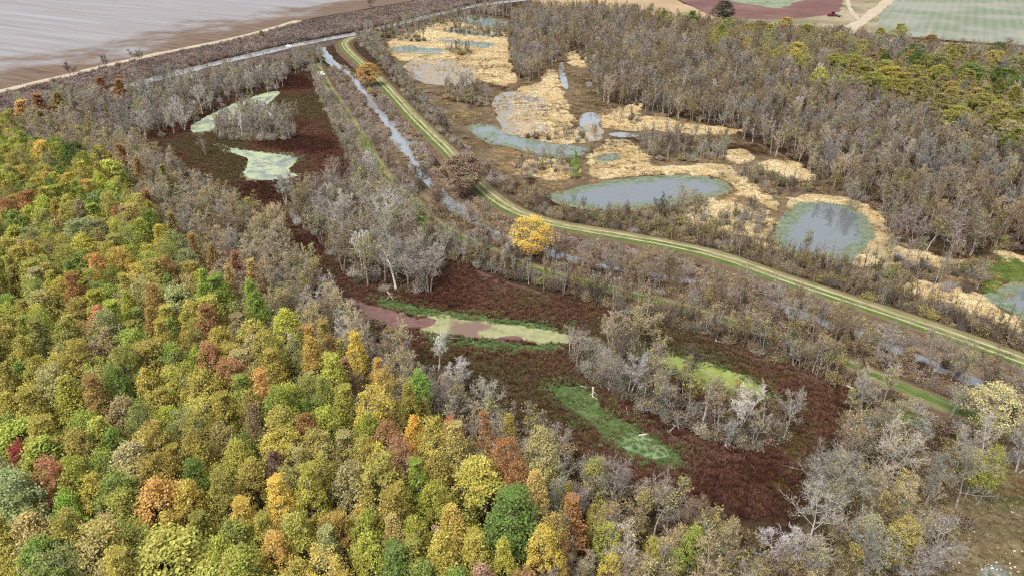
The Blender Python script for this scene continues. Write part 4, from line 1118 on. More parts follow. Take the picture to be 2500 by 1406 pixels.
hedge(BAND, 2.5, 6, 10, 'ditch', ((4, 'spread'), (4, 'upright'), (2.5, 'shrub'), (1.5, 'pole')), 0.5, ((3, 'dull brown'), (3, 'olive'), (3, 'tan'), (.3, 'rust'), (1, 'dull pink')), [(3, 'brown'), (2, 'mauve grey'), (2, 'grey')], clear=3.2)
hedge([(1150, 470), (1260, 545), (1450, 598), (1650, 640), (1850, 695), (2050, 765), (2250, 835), (2480, 920), (2600, 960), (2600, 990), (2400, 925), (2150, 830), (1950, 755), (1750, 690), (1500, 640), (1300, 585), (1180, 520)], 4.2, 3.5, 6, 'levee bank', ((1, 'spread'), (5, 'shrub'), (1, 'pole')), 0.4, MAUVES, [(3, 'mauve grey'), (2, 'grey')], clear=4.6)
ISLE = [(1385, 852), (1450, 842), (1530, 858), (1580, 905), (1640, 965), (1740, 1015), (1860, 1032), (1935, 1050), (1910, 1095), (1800, 1098), (1700, 1068), (1620, 1042), (1500, 965), (1410, 908)]
n_is = scatter(ISLE, 0, 1.9, ch_bare(6.5, 11, 0.5, ((3, 'olive'), (2, 'dull gold'), (2, 'tan'), (1, 'yellow green')), ((3, 'upright'), (1, 'spread'), (5, 'shrub'), (.4, 'snag'), (1.5, 'pole')), [(3, 'grey'), (1, 'pale grey'), (2, 'mauve grey'), (1.5, 'dark')]), 'lower island')
RIGHT = [(2075, 960), (2180, 960), (2330, 1000), (2520, 1010), (2660, 1060), (2660, 1150), (2480, 1120), (2400, 1180), (2330, 1300), (2330, 1480), (2330, 1620), (1880, 1620), (1940, 1350), (2010, 1200), (2060, 1080)]
n_rt = scatter(RIGHT, 2, 2.4, ch_bare(7, 11.5, 0.5, ((3, 'olive'), (3, 'tan'), (1, 'yellow green'), (1, 'dull gold')), ((4, 'upright'), (3, 'spread'), (4, 'shrub'), (.5, 'snag')), [(3, 'grey'), (.4, 'pale grey'), (2, 'tan grey'), (2, 'brown')]), 'lower right wood', clump=0.16, seed=9)
WOOD = [(1255, 40), (1300, 20), (1420, 28), (1540, 34), (1700, 58), (1850, 78), (2000, 92), (2130, 104), (2300, 128), (2520, 146), (2900, 180), (2900, 660), (2520, 610), (2380, 625), (2260, 612), (2180, 592), (2155, 520), (2040, 480), (1990, 440), (1970, 400), (1880, 372), (1840, 330), (1700, 295), (1580, 262), (1470, 250), (1445, 180), (1400, 118), (1350, 150), (1330, 165), (1265, 205), (1245, 150), (1250, 80)]
FARCOL = ((3, 'olive'), (4, 'tan'), (3, 'dull brown'), (1.2, 'dull gold'), (.12, 'yellow'), (1.2, 'grey green'))
scatter([(2060, 150), (2160, 130), (2300, 135), (2560, 150), (2560, 330), (2440, 310), (2330, 270), (2220, 240), (2100, 215)], 8, 8.0, ch_farleaf, 'far wood')
scatter([(1560, 26), (1700, 50), (1900, 74), (2120, 104), (2120, 190), (1980, 165), (1800, 120), (1620, 80)], 6, 9.0, lambda rng, x, y: dict(kind='airy', H=float(rng.uniform(9.5, 12)), R=float(rng.uniform(2.2, 3.2)), la=pick(rng, [(3, 'olive'), (3, 'dull brown'), (2, 'grey green'), (2, 'tan')])[0]), 'far wood')
n_wd = scatter(WOOD, 2, 3.5, ch_bare(8, 12.5, 0.5, FARCOL, ((5, 'upright'), (2, 'spread'), (.8, 'pole')), [(2, 'mauve grey'), (2, 'grey'), (4, 'brown'), (1.5, 'blue grey'), (1.5, 'tan grey'), (1, 'dark'), (.15, 'pale grey')]), 'far wood', nogo=True)
ISL = [([(1565, 340), (1620, 330), (1720, 345), (1780, 375), (1775, 398), (1680, 395), (1600, 398), (1560, 370)], 2.6, 5, 9),
       ([(1085, 215), (1130, 205), (1190, 225), (1205, 262), (1150, 262), (1090, 245)], 3.0, 5, 9), ([(1260, 395), (1330, 385), (1420, 400), (1420, 430), (1300, 440), (1255, 425)], 3.6, 5, 8),
       ([(1255, 335), (1330, 330), (1450, 325), (1470, 345), (1380, 352), (1280, 348)], 4.0, 5, 7), ([(1600, 515), (1660, 508), (1720, 520), (1740, 545), (1680, 548), (1600, 535)], 2.2, 5, 9),
       ([(1755, 530), (1800, 525), (1860, 545), (1870, 575), (1800, 570), (1755, 555)], 2.2, 4, 8), ([(2130, 640), (2190, 625), (2300, 650), (2400, 655), (2400, 715), (2300, 715), (2200, 700), (2140, 680)], 2.6, 5, 10),
       ([(1070, 75), (1120, 68), (1240, 78), (1245, 100), (1180, 92), (1090, 82)], 3.5, 7, 10), ([(955, 92), (1000, 88), (1045, 95), (1030, 105), (970, 104)], 3.5, 6, 9), ([(1085, 122), (1120, 118), (1155, 128), (1145, 138), (1095, 134)], 3.0, 6, 9),
       ([(880, 78), (960, 70), (1080, 38), (1240, 20), (1260, 45), (1120, 52), (980, 92), (900, 105)], 4.2, 8, 11), ([(1475, 280), (1520, 272), (1570, 300), (1540, 312), (1490, 300)], 4.0, 3, 6), ([(1780, 425), (1850, 420), (1950, 450), (1990, 470), (1900, 490), (1820, 450)], 2.8, 4, 8),
       ([(1880, 610), (2000, 640), (2100, 670), (2200, 715), (2120, 715), (2000, 672), (1890, 635)], 1.8, 5, 9), ([(1300, 480), (1345, 505), (1330, 535), (1280, 510)], 2.8, 5, 8), ([(1400, 520), (1600, 530), (1750, 565), (1880, 605), (1700, 585), (1500, 555), (1400, 545)], 2.2, 3, 6)]
for i, (p, sp, a, b) in enumerate(ISL):
    hedge(p, sp, a, b, 'pond island', ((4, 'shrub'), (3, 'upright'), (3, 'pole'), (1, 'spread'), (.7, 'shrub_leaf')), 0.4, ((3, 'olive'), (2, 'grey green'), (2, 'tan'), (1, 'dull brown')), ((2, 'dark'), (2, 'grey'), (2, 'mauve grey'), (1, 'brown')), clear=4.4, seed=i)
# lone bare trees along the field track
for px, py in ((175, 190), (262, 170), (340, 155), (905, 18)):
    p = unproject(px, py)
    place('upright', p[0], p[1], 8.5, 2.4, bark='dark', zone='field track')

# ------------------------------------------------------------------ individual trees and shrubs
NAMES = {'leafy': 'broadleaf_tree', 'airy': 'broadleaf_tree', 'cypress': 'cypress_tree', 'spread': 'bare_tree', 'upright': 'bare_tree', 'spread_leaf': 'thinning_tree', 'upright_leaf': 'thinning_tree',
         'pole': 'sapling', 'snag': 'dead_tree', 'shrub': 'shrub', 'shrub_leaf': 'shrub'}
CAT = {'broadleaf_tree': 'tree', 'cypress_tree': 'cypress', 'bare_tree': 'bare tree', 'thinning_tree': 'tree', 'sapling': 'sapling', 'dead_tree': 'dead tree', 'shrub': 'shrub'}
WORD = {'broadleaf_tree': 'broadleaf tree', 'cypress_tree': 'conical cypress', 'bare_tree': 'bare tree', 'thinning_tree': 'thin-leaved tree', 'sapling': 'thin sapling', 'dead_tree': 'dead snag', 'shrub': 'shrub'}
CAPS = {'broadleaf_tree': 300, 'cypress_tree': 60, 'bare_tree': 290, 'thinning_tree': 290, 'sapling': 160, 'dead_tree': 60, 'shrub': 260}
ZONE = {'left forest': 'in the autumn forest', 'forest edge': 'at the forest edge', 'levee': 'by the levee', 'far': 'by the far fields', 'bank': 'by the canal bank', 'grove': 'in the grey grove', 'reeds': 'in the reed bed',
        'right': 'at the right edge', 'lower wood': 'in the lower wood', 'far wood': 'in the far wood', 'canal bank': 'beside the far canal', 'upper island': 'on the upper marsh island', 'upper marsh': 'in the upper marsh',
        'levee hedge': 'in the levee hedge', 'ditch': 'along the ditch', 'marsh hedge': 'in the marsh hedge', 'levee bank': 'on the levee bank', 'lower island': 'on the lower marsh island', 'lower right wood': 'in the lower right wood',
        'pond island': 'among the ponds', 'field track': 'beside the field track'}
GROUPS = {'broadleaf_tree': 'autumn broadleaf trees', 'cypress_tree': 'rust cypresses along the forest edge', 'bare_tree': 'leafless grey trees', 'thinning_tree': 'trees with few leaves left', 'sapling': 'thin saplings of the hedges', 'dead_tree': 'dead snags', 'shrub': 'twiggy shrubs'}
if PL:
    X = np.array([p['x'] for p in PL]); Y = np.array([p['y'] for p in PL]); HH = np.array([p['H'] for p in PL]); RR = np.array([p['R'] for p in PL])
    GZ = ground_z(np.stack([X, Y], 1))
    cpx, cpy, cf = project(X, Y, GZ + HH * 0.62)
    size = np.sqrt(HH * RR) / cf
vis = (cpx > 8) & (cpx < 2492) & (cpy > 6) & (cpy < 1398)
chosen = np.zeros(len(PL), bool)
cls = np.array([NAMES[p['kind']] for p in PL])
for c, cap in CAPS.items():
    i = np.where(vis & (cls == c))[0]
    note = np.array([PL[k]['note'] is not None for k in i])
    i = i[np.lexsort((-size[i], ~note))][:cap]
    chosen[i] = True
used = set()
HY = lambda w: w.replace(' ', '-')
def colour_word(p):
    n = NAMES[p['kind']]
    if n in ('broadleaf_tree', 'cypress_tree', 'thinning_tree') or p['kind'] == 'shrub_leaf':
        return HY(p['la']) if p['la'] == p['lb'] else f"{HY(p['lb'])} and {HY(p['la'])}"
    return HY(p['bark'])
def short_word(p):
    n = NAMES[p['kind']]
    c = HY(p['lb']) if n in ('broadleaf_tree', 'cypress_tree', 'thinning_tree') else HY(p['bark'])
    return c + {'broadleaf_tree': ' tree', 'cypress_tree': ' cypress', 'thinning_tree': ' thin-leaved', 'bare_tree': ' bare', 'sapling': ' sapling', 'dead_tree': ' snag', 'shrub': ' shrub'}[n]
ch = np.where(chosen)[0]
def neighbour(k, side):
    dx, dy = cpx[ch] - cpx[k], cpy[ch] - cpy[k]
    u, v = {'left': (-dx, dy), 'right': (dx, dy), 'above': (-dy, dx), 'below': (dy, dx)}[side]
    m = (u > 1) & (np.abs(v) < u * 0.9)
    if not m.any():
        return None
    q = ch[m][np.argmin((u + np.abs(v) * .5)[m])]
    return short_word(PL[q])
def size_word(p):
    r = p['R'] / SHAPES[p['kind']][p['v']][4] / (p['H'] / SHAPES[p['kind']][p['v']][3])
    return 'broad' if r > 1.15 else 'slim' if r < 0.85 else ('tall' if p['H'] > SHAPES[p['kind']][p['v']][3] else 'short')
def own_label(k):
    p = PL[k]
    n = NAMES[p['kind']]
    nb = {sd: neighbour(k, sd) for sd in ('left', 'right', 'above', 'below')}
    t = lambda *sides: ', '.join(f"{nb[sd]} {sd}" for sd in sides if nb[sd])
    head = f"{colour_word(p)} {WORD[n]} {ZONE[p['zone']]}"
    slim = f"{colour_word(p)} {WORD[n]}"
    sw = size_word(p)
    c = [f"{head}, {t('left', 'right')}", f"{head}, {t('above', 'left')}", f"{head}, {t('below', 'right')}", f"{slim}, {t('left', 'right', 'above')}", f"{slim}, {t('left', 'right', 'below')}", f"{slim}, {t('above', 'below', 'left')}", f"{sw} {slim}, {t('left', 'right', 'above')}", f"{sw} {slim}, {t('right', 'above', 'below')}",
         f"{slim}, {t('left', 'right', 'above', 'below')}"]
    c = [x for x in c if 4 <= len(x.split()) <= 16]
    for x in c:
        if x not in used:
            return x
    return c[-1]
SHORT = [('large dark green round tree', 'the large dark green tree'), ('golden yellow round', 'the golden tree by the ditch'), ('vivid red-orange', 'the vivid red-orange tree'), ('slim crimson tree', 'the slim crimson tree'), ('salmon-red tree', 'the salmon-red tree'),
         ('broad yellow-green tree', 'the broad yellow-green tree'), ('large brown-leaved oak', 'the brown oak'), ('orange tree with dark trunk', 'the orange levee tree'), ('vivid green round', 'the vivid green round tree'), ('dark red tree', 'the dark red tree')]
near_label = {}
for key, short in SHORT:
    o = [k for k, p in enumerate(PL) if p['note'] and p['note'].startswith(key)]
    if not o:
        continue
    o = o[0]
    w = RR[o] * FPX / cf[o]
    dx, dy = cpx - cpx[o], cpy - cpy[o]
    for word, m, dist in (('left of', (dx < 0) & (np.abs(dy) < -dx * .7), -dx), ('right of', (dx > 0) & (np.abs(dy) < dx * .7), dx), ('above', (dy < 0) & (np.abs(dx) < -dy * .7), -dy), ('below', (dy > 0) & (np.abs(dx) < dy * .7), dy)):
        k = np.where(m & chosen & (cls == 'broadleaf_tree') & (dist < 3.2 * w))[0]
        k = [q for q in k if not PL[q]['note'] and q not in near_label]
        if k:
            q = min(k, key=lambda q: dist[q])
            near_label[q] = f"{colour_word(PL[q])} {WORD[NAMES[PL[q]['kind']]]} directly {word} {short}"
dups = 0
for k in np.where(chosen)[0]:
    p = PL[k]
    n = NAMES[p['kind']]
    lab = p['note'] or near_label.get(k)
    if not lab or lab in used:
        lab = own_label(k)
    dups += lab in used
    used.add(lab)
    tm, cm, jm, H0, R0 = SHAPES[p['kind']][p['v']]
    sr, sh = p['R'] / R0, p['H'] / H0
    t = thing(n, lab, CAT[n], (p['x'], p['y'], GZ[k] - 0.03), 0, (sr, sr, sh), GROUPS[n])
    t.rotation_euler = (p['tilt'][0], p['tilt'][1], p['rz'])
    for nm, me in (('trunk' if n != 'shrub' else 'stems', tm), ('crown' if n != 'shrub' else 'twigs', cm)):
        o = bpy.data.objects.new(nm, me)
        COL.objects.link(o)
        o.parent = t
        o['leaf_tint'], o['leaf_tint_b'], o['bark_tint'] = p['ta'], p['tb'], p['tk']

# ------------------------------------------------------------------ the rest as masses: geometry nodes on points
PROTO = bpy.data.collections.new('shapes')
PIDX = {}
for kd in sorted(SHAPES):
    for i, s in enumerate(SHAPES[kd]):
        PIDX[kd, i] = len(PIDX)
        PROTO.objects.link(bpy.data.objects.new(f'shape_{len(PIDX) - 1:03d}', s[2]))
def make_nodes():
    g = bpy.data.node_groups.new('stand', 'GeometryNodeTree')
    g.interface.new_socket('Geometry', in_out='INPUT', socket_type='NodeSocketGeometry')
    g.interface.new_socket('Geometry', in_out='OUTPUT', socket_type='NodeSocketGeometry')
    gi, go = g.nodes.new('NodeGroupInput'), g.nodes.new('NodeGroupOutput')
    ip, ci = g.nodes.new('GeometryNodeInstanceOnPoints'), g.nodes.new('GeometryNodeCollectionInfo')
    ci.inputs[0].default_value = PROTO
    ci.inputs['Separate Children'].default_value = True
    ci.inputs['Reset Children'].default_value = True
    er = g.nodes.new('FunctionNodeEulerToRotation')
    def na(t, n):
        x = g.nodes.new('GeometryNodeInputNamedAttribute')
        x.data_type = t
        x.inputs[0].default_value = n
        return x.outputs['Attribute']
    L = g.links.new
    L(gi.outputs[0], ip.inputs['Points'])
    L(ci.outputs[0], ip.inputs['Instance'])
    ip.inputs['Pick Instance'].default_value = True
    L(na('INT', 'idx'), ip.inputs['Instance Index'])
    L(na('FLOAT_VECTOR', 'scl'), ip.inputs['Scale'])
    L(na('FLOAT_VECTOR', 'rot'), er.inputs[0])
    L(er.outputs[0], ip.inputs['Rotation'])
    L(ip.outputs[0], go.inputs[0])
    return g
STAND = make_nodes()
def mass(name, label, cat, pos, idx, rot, scl, la, lb, bk):
    n = len(pos)
    me = bpy.data.meshes.new(name)
    me.vertices.add(n)
    me.vertices.foreach_set('co', np.asarray(pos, np.float32).reshape(-1))
    at = me.attributes.new('idx', 'INT', 'POINT'); at.data.foreach_set('value', np.asarray(idx, np.int32))
    for k, v in (('rot', rot), ('scl', scl)):
        at = me.attributes.new(k, 'FLOAT_VECTOR', 'POINT'); at.data.foreach_set('vector', np.asarray(v, np.float32).reshape(-1))
    for k, v in (('leaf_tint', la), ('leaf_tint_b', lb), ('bark_tint', bk)):
        at = me.attributes.new(k, 'FLOAT_COLOR', 'POINT')
        at.data.foreach_set('color', np.hstack([np.asarray(v), np.ones((n, 1))]).astype(np.float32).reshape(-1))
    o = link(name, me, kind='stuff', label=label, category=cat)
    o.modifiers.new('stand', 'NODES').node_group = STAND
    return o
REST = {'broadleaf_tree': ('distant_broadleaf_trees', 'mass of smaller and farther leafy autumn trees filling the woods', 'trees'), 'bare_tree': ('distant_bare_wood', 'far-off wood of leafless grey trees behind the ponds', 'bare wood'),
        'thinning_tree': ('distant_thin_wood', 'far-off trees with few leaves left among the bare wood', 'trees'), 'sapling': ('hedge_saplings', 'thin saplings too many to count along the hedges', 'saplings'),
        'shrub': ('hedge_brush', 'dark twiggy shrubs massed along levees and pond edges', 'shrubs'), 'cypress_tree': ('distant_cypresses', 'farther rust cypresses at the forest edge', 'trees'), 'dead_tree': ('distant_snags', 'farther dead snags among the bare trees', 'dead trees')}
print('DUPS', dups)
print('PLACED', len(PL), {c: (int((cls == c).sum()), int((chosen & (cls == c)).sum())) for c in CAPS})
for c, (nm, lab, cat) in REST.items():
    ks = np.where(~chosen & (cls == c))[0]
    if len(ks) == 0:
        continue
    sc = [(PL[k]['R'] / SHAPES[PL[k]['kind']][PL[k]['v']][4],) * 2 + (PL[k]['H'] / SHAPES[PL[k]['kind']][PL[k]['v']][3],) for k in ks]
    mass(nm, lab, cat, np.stack([X[ks], Y[ks], GZ[ks] - 0.03], 1), [PIDX[PL[k]['kind'], PL[k]['v']] for k in ks], [(*PL[k]['tilt'], PL[k]['rz']) for k in ks], sc,
         [PL[k]['ta'] for k in ks], [PL[k]['tb'] for k in ks], [PL[k]['tk'] for k in ks])

def cover(name, label, cat, polys, density, kinds, cols, size=(0.8, 1.3), holes=(), z=0.0, off=0.0, amp=1.5, seed=0, bark=('mauve grey', 'brown'), patch=0.0, lines=(), colnoise=0.05, flat=1.0, ca=1.1):
    rng = np.random.default_rng(5000 + seed + len(name))
    pts = []
    for p in polys:
        P = chaikin(W(p), 2)
        lo, hi = P.min(0) - 2, P.max(0) + 2
        c = lo + rng.random((int((hi - lo).prod() * density), 2)) * (hi - lo)
        px, py, _ = project(c[:, 0], c[:, 1], 0)
        c = c[(px > -150) & (px < 2650) & (py > -30) & (py < 1560)]
        if not len(c):
            continue
        d = sdf(c, P) + amp * fbm(c[:, 0] * 0.3, c[:, 1] * 0.3, seed)
        pts.append(c[d > off])
    c = np.vstack(pts)
    for h in holes:
        c = c[~inside(c, chaikin(W(h), 2))]
    for ln, dist in lines:
        c = c[line_dist(c, ln) > dist]
    if patch:
        c = c[fbm(c[:, 0] * 0.12, c[:, 1] * 0.12, seed + 9) > patch]
    n = len(c)
    kd = [k for k in kinds]
    ids = [PIDX[k, i] for k in kd for i in range(len(SHAPES[k]))]
    s = rng.uniform(*size, n)
    w = np.clip(fbm(c[:, 0] * colnoise, c[:, 1] * colnoise, seed + 2, 4) * ca + 0.5 + rng.normal(size=n) * 0.16, 0, 0.999)   # plant colours drift in patches
    ci = (w * len(cols)).astype(int)
    T = np.array([lin(*q) for q in cols])
    la = T[ci] * rng.uniform(0.86, 1.14, n)[:, None]
    lb = T[np.clip(ci + rng.integers(-1, 2, n), 0, len(cols) - 1)]
    B = np.array([BARK[b] for b in bark])[rng.integers(0, len(bark), n)] * rng.uniform(0.7, 1.2, n)[:, None]
    zz = ground_z(c) if z is None else np.full(n, z)
    print('COVER', name, n)
    return mass(name, label, cat, np.hstack([c, zz[:, None]]), rng.choice(ids, n), np.stack([rng.normal(0, .06, n), rng.normal(0, .06, n), rng.uniform(0, 6.283, n)], 1),
                np.stack([s, s, s * flat * rng.uniform(0.7, 1.2, n)], 1), la, lb, B)
POOLS = [[(455, 312), (540, 266), (660, 223), (692, 224), (655, 256), (712, 300), (560, 312), (470, 332)], [(540, 360), (620, 372), (738, 384), (700, 420), (740, 432), (650, 446), (585, 436), (610, 396)],
         [(1020, 770), (1150, 784), (1340, 808), (1480, 834), (1330, 840), (1150, 824), (1020, 812)], [(790, 722), (900, 744), (1050, 785), (1000, 812), (850, 775)], [(1605, 868), (1740, 894), (1865, 956), (1790, 960), (1640, 903)], *MOSS]
cover('red_marsh_plants', 'low wine-red marsh plants covering the drained pools', 'marsh plants', [RED_UP, RED_LO], 3.6, ['tuft'], [(76, 50, 42), (92, 60, 49), (108, 70, 58), (120, 84, 70), (106, 74, 60), (108, 90, 62), (96, 86, 58)], (0.5, 1.25), POOLS + MOSS, z=0.1, colnoise=0.04, ca=1.7)
cover('moss_plants', 'short green plants round the algae pools', 'marsh plants', MOSS, 2.2, ['tuft'], [(84, 108, 62), (104, 128, 76), (120, 136, 86), (118, 114, 70)], (0.5, 1.0), POOLS[2:5], z=0.14, amp=4.5, off=-1.6)
PONDS_PX = [[(1350, 480), (1450, 450), (1600, 432), (1750, 437), (1785, 456), (1740, 486), (1550, 510), (1400, 512)], [(1890, 560), (1955, 492), (2060, 500), (2138, 540), (2110, 610), (2080, 640), (1890, 602)],
            [(1140, 312), (1222, 310), (1300, 346), (1440, 360), (1380, 388), (1190, 348)], [(940, 122), (1040, 115), (1098, 132), (980, 131)], [(1074, 70), (1226, 88), (1160, 91)], [(1032, 96), (1235, 108), (1170, 119)], [(1002, 173), (1110, 184), (1150, 204), (1020, 191)], [(992, 158), (1146, 160), (1070, 166)],
            [(1364, 160), (1388, 218), (1367, 200)], [(1414, 286), (1466, 286), (1466, 322), (1414, 318)], [(1476, 328), (1560, 329), (1500, 337)], [(1218, 252), (1244, 298), (1224, 304)], [(1238, 258), (1260, 254), (1248, 288)]]
cover('cut_reeds', 'flattened straw-coloured reeds round the ponds', 'reeds', STRAW, 2.2, ['reeds'], [(188, 162, 116), (212, 188, 140), (224, 206, 164), (226, 212, 176), (204, 174, 122)], (0.6, 1.05), PONDS_PX, z=0.17, patch=-0.2, lines=((LV1, 5.0),), amp=4.5, flat=0.55)
BANK = [(-260, 300), (0, 236), (170, 196), (350, 150), (560, 108), (730, 60), (900, 30), (1010, 10), (1130, -20), (1250, -10), (1150, 12), (1050, 34), (950, 60), (860, 80), (700, 110), (560, 142), (330, 200), (100, 262), (-200, 345)]
cover('bank_brush', 'mauve-brown dry brush covering the bank of the far canal', 'brush', [BANK], 0.42, ['brush'], [(112, 98, 94), (136, 120, 114), (154, 138, 130), (118, 98, 86)], (1.0, 2.0), z=0.05)
MAUVE_BANK = [(1150, 470), (1260, 545), (1450, 598), (1650, 640), (1850, 695), (2050, 765), (2250, 835), (2480, 920), (2650, 980), (2650, 1040), (2400, 945), (2150, 845), (1950, 775), (1750, 705), (1500, 655), (1300, 605), (1160, 530)]
cover('levee_brush', 'pinkish dry brush on the slope of the main levee', 'brush', [MAUVE_BANK, [(800, 150), (870, 180), (960, 260), (1060, 390), (1090, 470), (1020, 430), (940, 330), (860, 230)], BAND], 0.8, ['brush', 'tuft'], [(128, 106, 98), (156, 132, 120), (178, 152, 134), (150, 132, 90)], (0.7, 1.5), z=None, lines=((LV1, 4.0), (LV2, 3.2), (DT, 1.5), (DT2, 1.0)), patch=-0.3)
cover('undergrowth', 'brown undergrowth beneath bare trees and hedges', 'undergrowth', [EDGE, GROVE, ISLE, BAND, CANALWOOD, H9, H10, H11, RIGHT], 0.45, ['brush', 'tuft'], [(96, 80, 64), (118, 98, 76), (130, 112, 72), (140, 116, 92)], (0.7, 1.6), z=None, lines=((LV1, 4.0), (LV2, 3.0), (DT, 2.0), (DT2, 1.0)), seed=3)
cover('island_brush', 'grey twiggy brush filling the marsh islands', 'brush', [ISLE, [(520, 318), (560, 300), (640, 296), (700, 302), (728, 328), (700, 346), (600, 347), (530, 342)]], 0.45, ['brush'], [(104, 94, 76), (124, 112, 90), (112, 106, 76)], (0.7, 1.6), z=0.1, seed=12, bark=('grey', 'mauve grey'))
cover('wood_undergrowth', 'brown undergrowth on the floor of the far wood', 'undergrowth', [WOOD], 0.1, ['brush'], [(96, 80, 68), (118, 98, 80), (134, 112, 84), (110, 96, 92)], (0.9, 1.9), z=0.02, seed=4)
MUDF = [(960, 130), (1250, 130), (1400, 110), (1470, 170), (1480, 260), (1720, 300), (2000, 420), (2180, 560), (2360, 620), (2500, 640), (2480, 830), (2150, 720), (1640, 580), (1340, 540), (1220, 480), (1050, 300)]
cover('mudflat_weeds', 'sparse brown weeds on the mud between ponds', 'weeds', [MUDF], 0.35, ['tuft', 'reeds'], [(112, 92, 68), (140, 116, 84), (130, 122, 78), (178, 146, 100)], (0.7, 1.5), PONDS_PX, z=0.09, patch=-0.05, lines=((LV1, 5.0),), seed=6)
cover('dry_grass', 'dry tan and green grass of the bottom right clearing', 'grass', [[(2080, 1130), (2220, 1080), (2350, 1130), (2520, 1060), (2650, 1100), (2700, 1500), (2000, 1500), (2030, 1330), (2090, 1240)]], 1.6, ['tuft'], [(118, 102, 74), (142, 126, 92), (108, 110, 68), (164, 146, 112), (126, 104, 78)], (0.5, 1.0), z=0.2, seed=7)
cover('levee_grass', 'short grass on the mown levees', 'grass', [[(p[0], p[1] - 22) for p in LEVEE[3:]] + [(p[0], p[1] + 26) for p in LEVEE[:2:-1]], [(p[0], p[1] - 14) for p in LEVEE2[1:]] + [(p[0], p[1] + 16) for p in LEVEE2[:0:-1]]], 0.5, ['tuft'], [(112, 132, 64), (150, 148, 88), (176, 162, 112), (134, 118, 84)], (0.35, 0.7), z=None, seed=8, patch=-0.2)

# ------------------------------------------------------------------ fallen logs
def log(px0, py0, px1, py1, label, rad=0.16, stubs=3, dark=False, lift=0.0):
    rng = random.Random(int(px0 * 7 + py0))
    a, b = unproject(px0, py0), unproject(px1, py1)
    za, zb = ground_z(a)[0], ground_z(b)[0]
    L = math.hypot(*(b - a))
    root = thing('fallen_log', label, 'log', (float(a[0]), float(a[1]), float(za)), math.atan2(b[1] - a[1], b[0] - a[0]), group='fallen logs')
    pts = [(L * t, 0.1 * L * math.sin(3 * t + px0) * .35, rad * 0.9 + lift * t + 0.03 + (zb - za) * t) for t in (0, .25, .5, .75, 1)]
    m = MB().tube(pts, [rad * k for k in (1.15, 1, .85, .62, .35)], 7)
    m.build('stem', M['bark_dark'] if dark else M['wood'], root)
    for i in range(stubs):
        t = rng.uniform(.3, .95)
        s = rng.choice((-1, 1))
        o = (L * t, pts[2][1] * .8, rad + lift * t + (zb - za) * t)
        l = rng.uniform(.15, .32) * L
        MB().tube([o, (o[0] + l * .6, o[1] + s * l * .5, o[2] + l * .15), (o[0] + l * .9, o[1] + s * l * .9, o[2] + l * .12)], [rad * .5, rad * .3, rad * .12], 5).build('branch', M['bark_dark'] if dark else M['wood'], root)
M['bark_dark'] = plain('dark_wood', lin(78, 68, 62), 0.9)
for i, (a, b, c, d, lab) in enumerate([
    (1644, 1029, 1695, 1046, 'long pale log on the near shore of the lower marsh island'), (1635, 1057, 1652, 1036, 'short pale log slanting off the near shore of the lower island'),
    (1765, 1071, 1773, 1097, 'pale log lying upright left of a log pile on mud'), (1772, 1081, 1800, 1098, 'right-hand pale log of the small pile on mud'), (1416, 945, 1446, 948, 'pale log beside the top of the green moss bed'),
    (1446, 948, 1447, 972, 'short upright-lying log at the moss bed edge'), (1531, 993, 1534, 1022, 'pale log pointing down beside the middle of the moss bed'), (1573, 973, 1612, 977, 'white log inside the lower marsh island trees'),
    (1655, 796, 1678, 786, 'small pale log on mud below the marsh hedge'), (1701, 788, 1710, 802, 'short log above the crossed logs on the mud margin'), (1707, 812, 1742, 819, 'lower of the crossed logs on the mud margin'), (1715, 812, 1736, 800, 'upper of the crossed logs on the mud margin'),
    (1971, 899, 1997, 920, 'pale log on mud below the right end of the marsh hedge'), (2005, 920, 2026, 908, 'dark-tipped log crossing toward the right end of the marsh hedge'), (2065, 942, 2083, 951, 'small log at the far right corner of the red marsh'),
    (1827, 1089, 1814, 1121, 'long white log lying out into the red marsh below the island'), (1861, 1094, 1866, 1110, 'short log right of the long white log below the island'), (1993, 1342, 2033, 1343, 'white log lying level at the foot of the big bare tree'),
    (1983, 1353, 1978, 1386, 'thin log pointing to the bottom edge beside the big bare tree'), (2113, 1273, 2148, 1289, 'pale log in the grassy gap of the lower right wood'), (2141, 1234, 2167, 1268, 'curved fallen branch in the lower right wood'),
    (2429, 1202, 2466, 1256, 'grey forked branch on dry grass at the right edge'), (902, 684, 921, 660, 'white leaning log in front of the grey grove'), (941, 703, 958, 735, 'thin pale log reaching the green strip below the grove'), (651, 519, 684, 511, 'thin grey log at the left end of the grey grove'),
    (1818, 1401, 1842, 1402, 'pale log touching the bottom edge of the photo'), (2290, 1356, 2318, 1336, 'pale crooked branch in the dry clearing'), (1745, 832, 1768, 838, 'small pale log in the middle of the mud margin'), (1890, 868, 1912, 876, 'small pale log right of centre on the mud margin'), (1560, 1066, 1582, 1060, 'small pale log above the bright slime patch')]):
    log(a, b, c, d, lab, rad=0.11 + 0.05 * (i % 3), stubs=2 + i % 3)
log(1247, 482, 1288, 506, 'dark fallen trunk beside the levee left of the oval pond', 0.22, 4, True)
